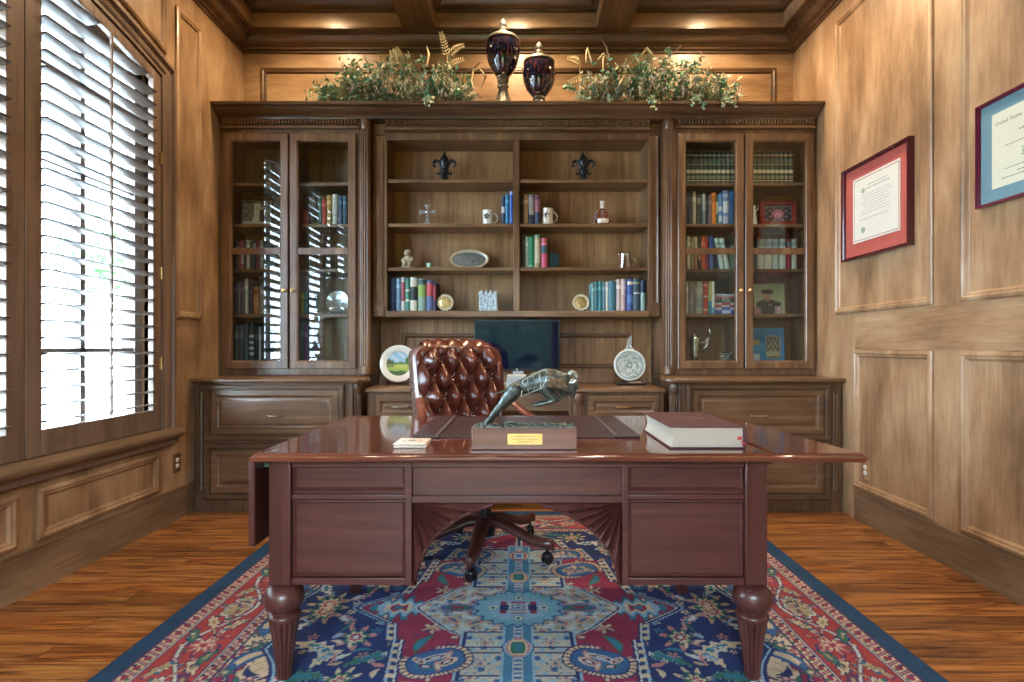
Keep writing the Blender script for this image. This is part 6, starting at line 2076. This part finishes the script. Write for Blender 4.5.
def diplomas():
    """framed certificates on the right wall"""
    XW = XR
    for nm, (y0, y1, z0, z1), fm, mt, wd, deep, brd in (
            ('framed_certificate', (2.948, 3.567, 1.658, 2.254), mat('burgundy_frame', (.075, .010, .018), .22, 0, .5), mat('coral_mat_board', (.50, .105, .085), .8, var=.05), 'burgundy framed certificate with coral red mat board on the panelled wall', .038, .020),
            ('framed_diploma', (1.905, 2.523, 1.742, 2.218), mat('cherry_edge_frame', (.14, .018, .045), .22, 0, .5), mat('blue_mat_board', (.16, .30, .37), .8, var=.05), 'wine red framed diploma with blue mat board at the edge of the view', .032, .016)):
        t = thing(nm, wd, 'framed certificate', (XW, (y0 + y1) / 2, z0))
        b = MB(); b.sweep(rect(y0, y1, z0, z1), [(0, 0.001), (0, deep - .004), (.003, deep), (brd * .5, deep), (brd * .6, deep - .006), (brd - .002, deep - .010), (brd, deep - .014), (brd, .004)], side_r(XW))
        part('frame', b, fm, t)
        S_ = lambda a, c, d, e, h0, h1, m, n_, par: part(n_, MB().prism(rect(a, c, d, e), side_r(XW), h0, h1), m, par, smooth=False)
        mb_ = S_(y0 + brd * .8, y1 - brd * .8, z0 + brd * .8, z1 - brd * .8, .004, .014, mt, 'mat_board', t)
        if nm == 'framed_certificate': a, c, d, e = 3.055, 3.455, 1.775, 2.150
        else: a, c, d, e = y0 + .075, y1 - .075, z0 + .070, z1 - .070
        if nm == 'framed_certificate':
            b = MB(); b.sweep(rect(a - .016, c + .016, d - .016, e + .016), [(0, .014), (0, .0165), (.010, .0165), (.012, .015)], side_r(XW)); part('white_fillet', b, WHITE, mb_)
        pp = S_(a, c, d, e, .0145, .0152, mat('certificate_paper', (.80, .79, .74) if nm == 'framed_certificate' else (.78, .77, .62), .8, var=.02), 'paper', t)
        INK = mat('faded_ink', (.42, .45, .44), .8) if nm == 'framed_certificate' else mat('green_black_ink', (.16, .24, .15), .8)
        b = MB()
        def line(yc, z, w, hgt, seed):
            rr = random.Random(seed)
            q = yc + w                                  # text runs towards -y as seen from inside the room
            while q > yc - w:
                L = rr.uniform(.006, .020)
                b.box(XW - .0157, XW - .0150, q - L, q, z - hgt / 2, z + hgt / 2)
                q -= L + hgt * .8
        mid = (a + c) / 2
        if nm == 'framed_certificate':
            line(mid - .02, e - .050, .085, .007, 1); line(mid - .02, e - .070, .11, .008, 2)
            for k in range(8): line(mid, e - .105 - .0165 * k, .125 if k % 3 != 2 else .10, .0035, 10 + k)
            line(mid + .02, e - .255, .13, .005, 30)
        else:
            for k, (zz, w, hh) in enumerate(((.085, .06, .004), (.112, .10, .006), (.160, .17, .003), (.175, .05, .004), (.230, .06, .004), (.262, .17, .003), (.285, .11, .004))): line(mid, e - zz, w, hh, 50 + k)
            line(c - .10, d + .035, .05, .004, 77); line(a + .09, d + .035, .04, .004, 78)
        part('printed_text', b, INK, pp, smooth=False)
        fr = Matrix.Rotation(-PI / 2, 3, 'Y')
        if nm == 'framed_certificate':
            for (yy, zz, r_) in ((c - .085, e - .075, .017), (c - .085, d + .055, .020)):
                b = MB(); b.lathe([(r_, .0145), (r_ * .9, .0165), (r_ * .6, .0170), (.001, .0172)], (XW, yy, zz), 28, lambda q, z: 1 + .04 * math.cos(14 * q), frame=fr)
                part('seal', b, mat('seal_green', (.34, .42, .34), .6, var=.3, scale=150), pp)
        else:
            b = MB(); r_ = .026
            b.lathe([(r_, .0145), (r_ * .9, .0168), (r_ * .6, .0172), (.001, .0174)], (XW, mid - .02, d + .045, ), 28, lambda q, z: 1 + .04 * math.cos(14 * q), frame=fr)
            part('seal', b, mat('gold_seal', (.55, .42, .12), .4, .3), pp)
            M = Matrix.Translation((XW - .0152, 2.432, e - .050)) @ Matrix(((0, 0, -1, 0), (-1, 0, 0, 0), (0, 1, 0, 0), (0, 0, 0, 1)))
            text_mesh('diploma_title', 'United States', .024, INK, pp, M, 'LEFT')
            b = MB()
            for k in range(5): line(mid, e - .192 - .008 * k, .09 - .006 * (k % 2), .0045, 90 + k)
            part('green_text_block', b, mat('green_ink', (.16, .36, .12), .8), pp, smooth=False)
        b = MB(); b.prism(rect(y0 + brd * .7, y1 - brd * .7, z0 + brd * .7, z1 - brd * .7), side_r(XW), deep - .0165, deep - .0150)
        part('glass_cover', b, glass_mat('picture_glass', (.98, .99, .99), 1.35), t, smooth=False)
CAN_BACK, CAN_MID, CAN_SIDE, SKY_STRENGTH, EXPOSURE = 95, 8, 75, 27.0, 0.40
# ------------------------------------------------------------------ assemble
build_room()
shutter(2.388, 3.288, .083, .066, 'tall brown louvered shutter leaf nearest the bookcase in the arched window')
shutter(1.467, 2.384, .083, .083, 'brown louvered shutter leaf cut by the edge of the view, middle of the arched window')
shutter(.582, 1.463, .045, .083, 'brown louvered shutter leaf of the arched window seen only mirrored in cabinet glass')
outside()
outlet('white duplex outlet on the brown wall under the window end', Matrix(((0, 0, 1, XL), (1, 0, 0, 3.44), (0, 1, 0, .362), (0, 0, 0, 1))))
outlet('white duplex outlet on the pale panelled wall beyond the desk leaf', Matrix(((0, 0, -1, XR), (-1, 0, 0, 3.365), (0, 1, 0, .333), (0, 0, 0, 1))), W_WALL)
upper_cabinet(-1, 'glazed bookcase with two doors next to the window wall')
upper_cabinet(1, 'glazed bookcase with two doors next to the diploma wall')
lower_cabinet(-1, 'base cabinet with two panelled drawers under the window side bookcase')
lower_cabinet(1, 'base cabinet with two panelled drawers under the diploma side bookcase')
credenza()
open_shelves()
cornice()
desk()
chair()
desk_things()
rug()
books()
ornaments()
niche()
glass_case_things()
urns()
greenery(316, 478, 'dried greenery with tall fern fronds beside the taller urn', 3,
         [(447, 56, 441, 34), (449, 54, 464, 47), (444, 68, 464, 61), (396, 66, 392, 52), (401, 60, 396, 50), (340, 90, 322, 84)], [(430, 100, .05), (434, 100, .075)],
         [[(376, 80), (369, 66), (364, 56)], [(425, 80), (418, 68), (412, 60)], [(467, 72), (476, 66), (480, 63)], [(357, 74), (348, 68), (343, 63)]],
         [[(475, 96), (472, 84), (474, 74), (480, 72)], [(355, 76), (360, 69), (366, 74)], [(481, 92), (486, 80), (480, 72)], [(428, 70), (430, 58), (428, 50)]])
greenery(576, 740, 'dried greenery with curled pods and trailing ivy beside the shorter urn', 8,
         [(580, 62, 567, 61), (590, 78, 568, 84)], [(647, 100, .06), (650, 102, .085), (688, 100, .06), (692, 100, .085), (716, 98, .06), (722, 98, .075), (580, 100, .02), (606, 100, .02)],
         [[(655, 72), (668, 58), (681, 46)], [(690, 72), (696, 64), (701, 57)], [(610, 66), (607, 48), (600, 38)]],
         [[(585, 66), (586, 52), (591, 66)], [(596, 64), (602, 58), (609, 64)], [(638, 62), (645, 52), (653, 62)], [(602, 74), (602, 64), (603, 56)], [(616, 92), (620, 84), (623, 78)]])
diplomas()

# ------------------------------------------------------------------ camera
cam = bpy.data.cameras.new('camera')
cam.sensor_width, cam.sensor_fit = 36, 'HORIZONTAL'
cam.lens = F * 36 / 1024
cam.shift_x = -(CX - 512) / 1024
cam.shift_y = (CY - 341) / 1024
cam.clip_start = .05
co = bpy.data.objects.new('camera', cam)
co.location, co.rotation_euler = (0, 0, EYE), (PI / 2, 0, 0)
col.objects.link(co)
scene.camera = co

# ------------------------------------------------------------------ light


def spot(x, y, z, e, size=2.5, blend=.8, c=(1, .74, .46), rad=.07):
    l = bpy.data.lights.new('recessed_can', 'SPOT')
    l.energy, l.spot_size, l.spot_blend, l.color, l.shadow_soft_size = e, size, blend, c, rad
    o = bpy.data.objects.new('recessed_can', l)
    o.location = (x, y, z)
    col.objects.link(o)


for x in (-1.53, -.03, 1.47):
    for y, e in ((3.70, CAN_BACK), (1.45, CAN_MID), (-.5, CAN_MID)):
        spot(x, y, 3.76, e * (.75 if y > 3 and x < -1 else 1), 2.6 if y > 3 else 2.5, .8, (1, .72, .42) if y > 3 else (1, .84, .66))
for x in (-1.60, 1.55):
    spot(x, 2.78, 3.76, CAN_SIDE * (.6 if x < 0 else 1.1), 1.95, .6, (1, .82, .60), .05)

w = bpy.data.worlds.new('sky')
scene.world = w
w.use_nodes = True
bg = w.node_tree.nodes['Background']
bg.inputs['Color'].default_value = (.74, .88, 1.0, 1)
bg.inputs['Strength'].default_value = SKY_STRENGTH


def portal(loc, rot, sx, sy):
    l = bpy.data.lights.new('sky_portal', 'AREA')
    l.shape, l.size, l.size_y = 'RECTANGLE', sx, sy
    l.cycles.is_portal = True
    o = bpy.data.objects.new('sky_portal', l)
    o.location, o.rotation_euler = loc, rot
    col.objects.link(o)


portal((XL - .25, 1.935, 1.78), (0, -PI / 2, 0), 2.45, 2.8)
portal((-.32, YR - .2, 1.2), (PI / 2, 0, 0), 1.8, 2.4)

scene.cycles.use_denoising = True
scene.cycles.max_bounces = 8
scene.cycles.diffuse_bounces = 5
scene.cycles.glossy_bounces = 4
scene.cycles.transparent_max_bounces = 16
scene.cycles.caustics_reflective = False
scene.cycles.caustics_refractive = False
scene.cycles.sample_clamp_indirect = 6
scene.view_settings.view_transform = 'Standard'
scene.view_settings.look = 'None'
scene.view_settings.gamma = 1
scene.view_settings.use_curve_mapping = False
scene.view_settings.exposure = EXPOSURE
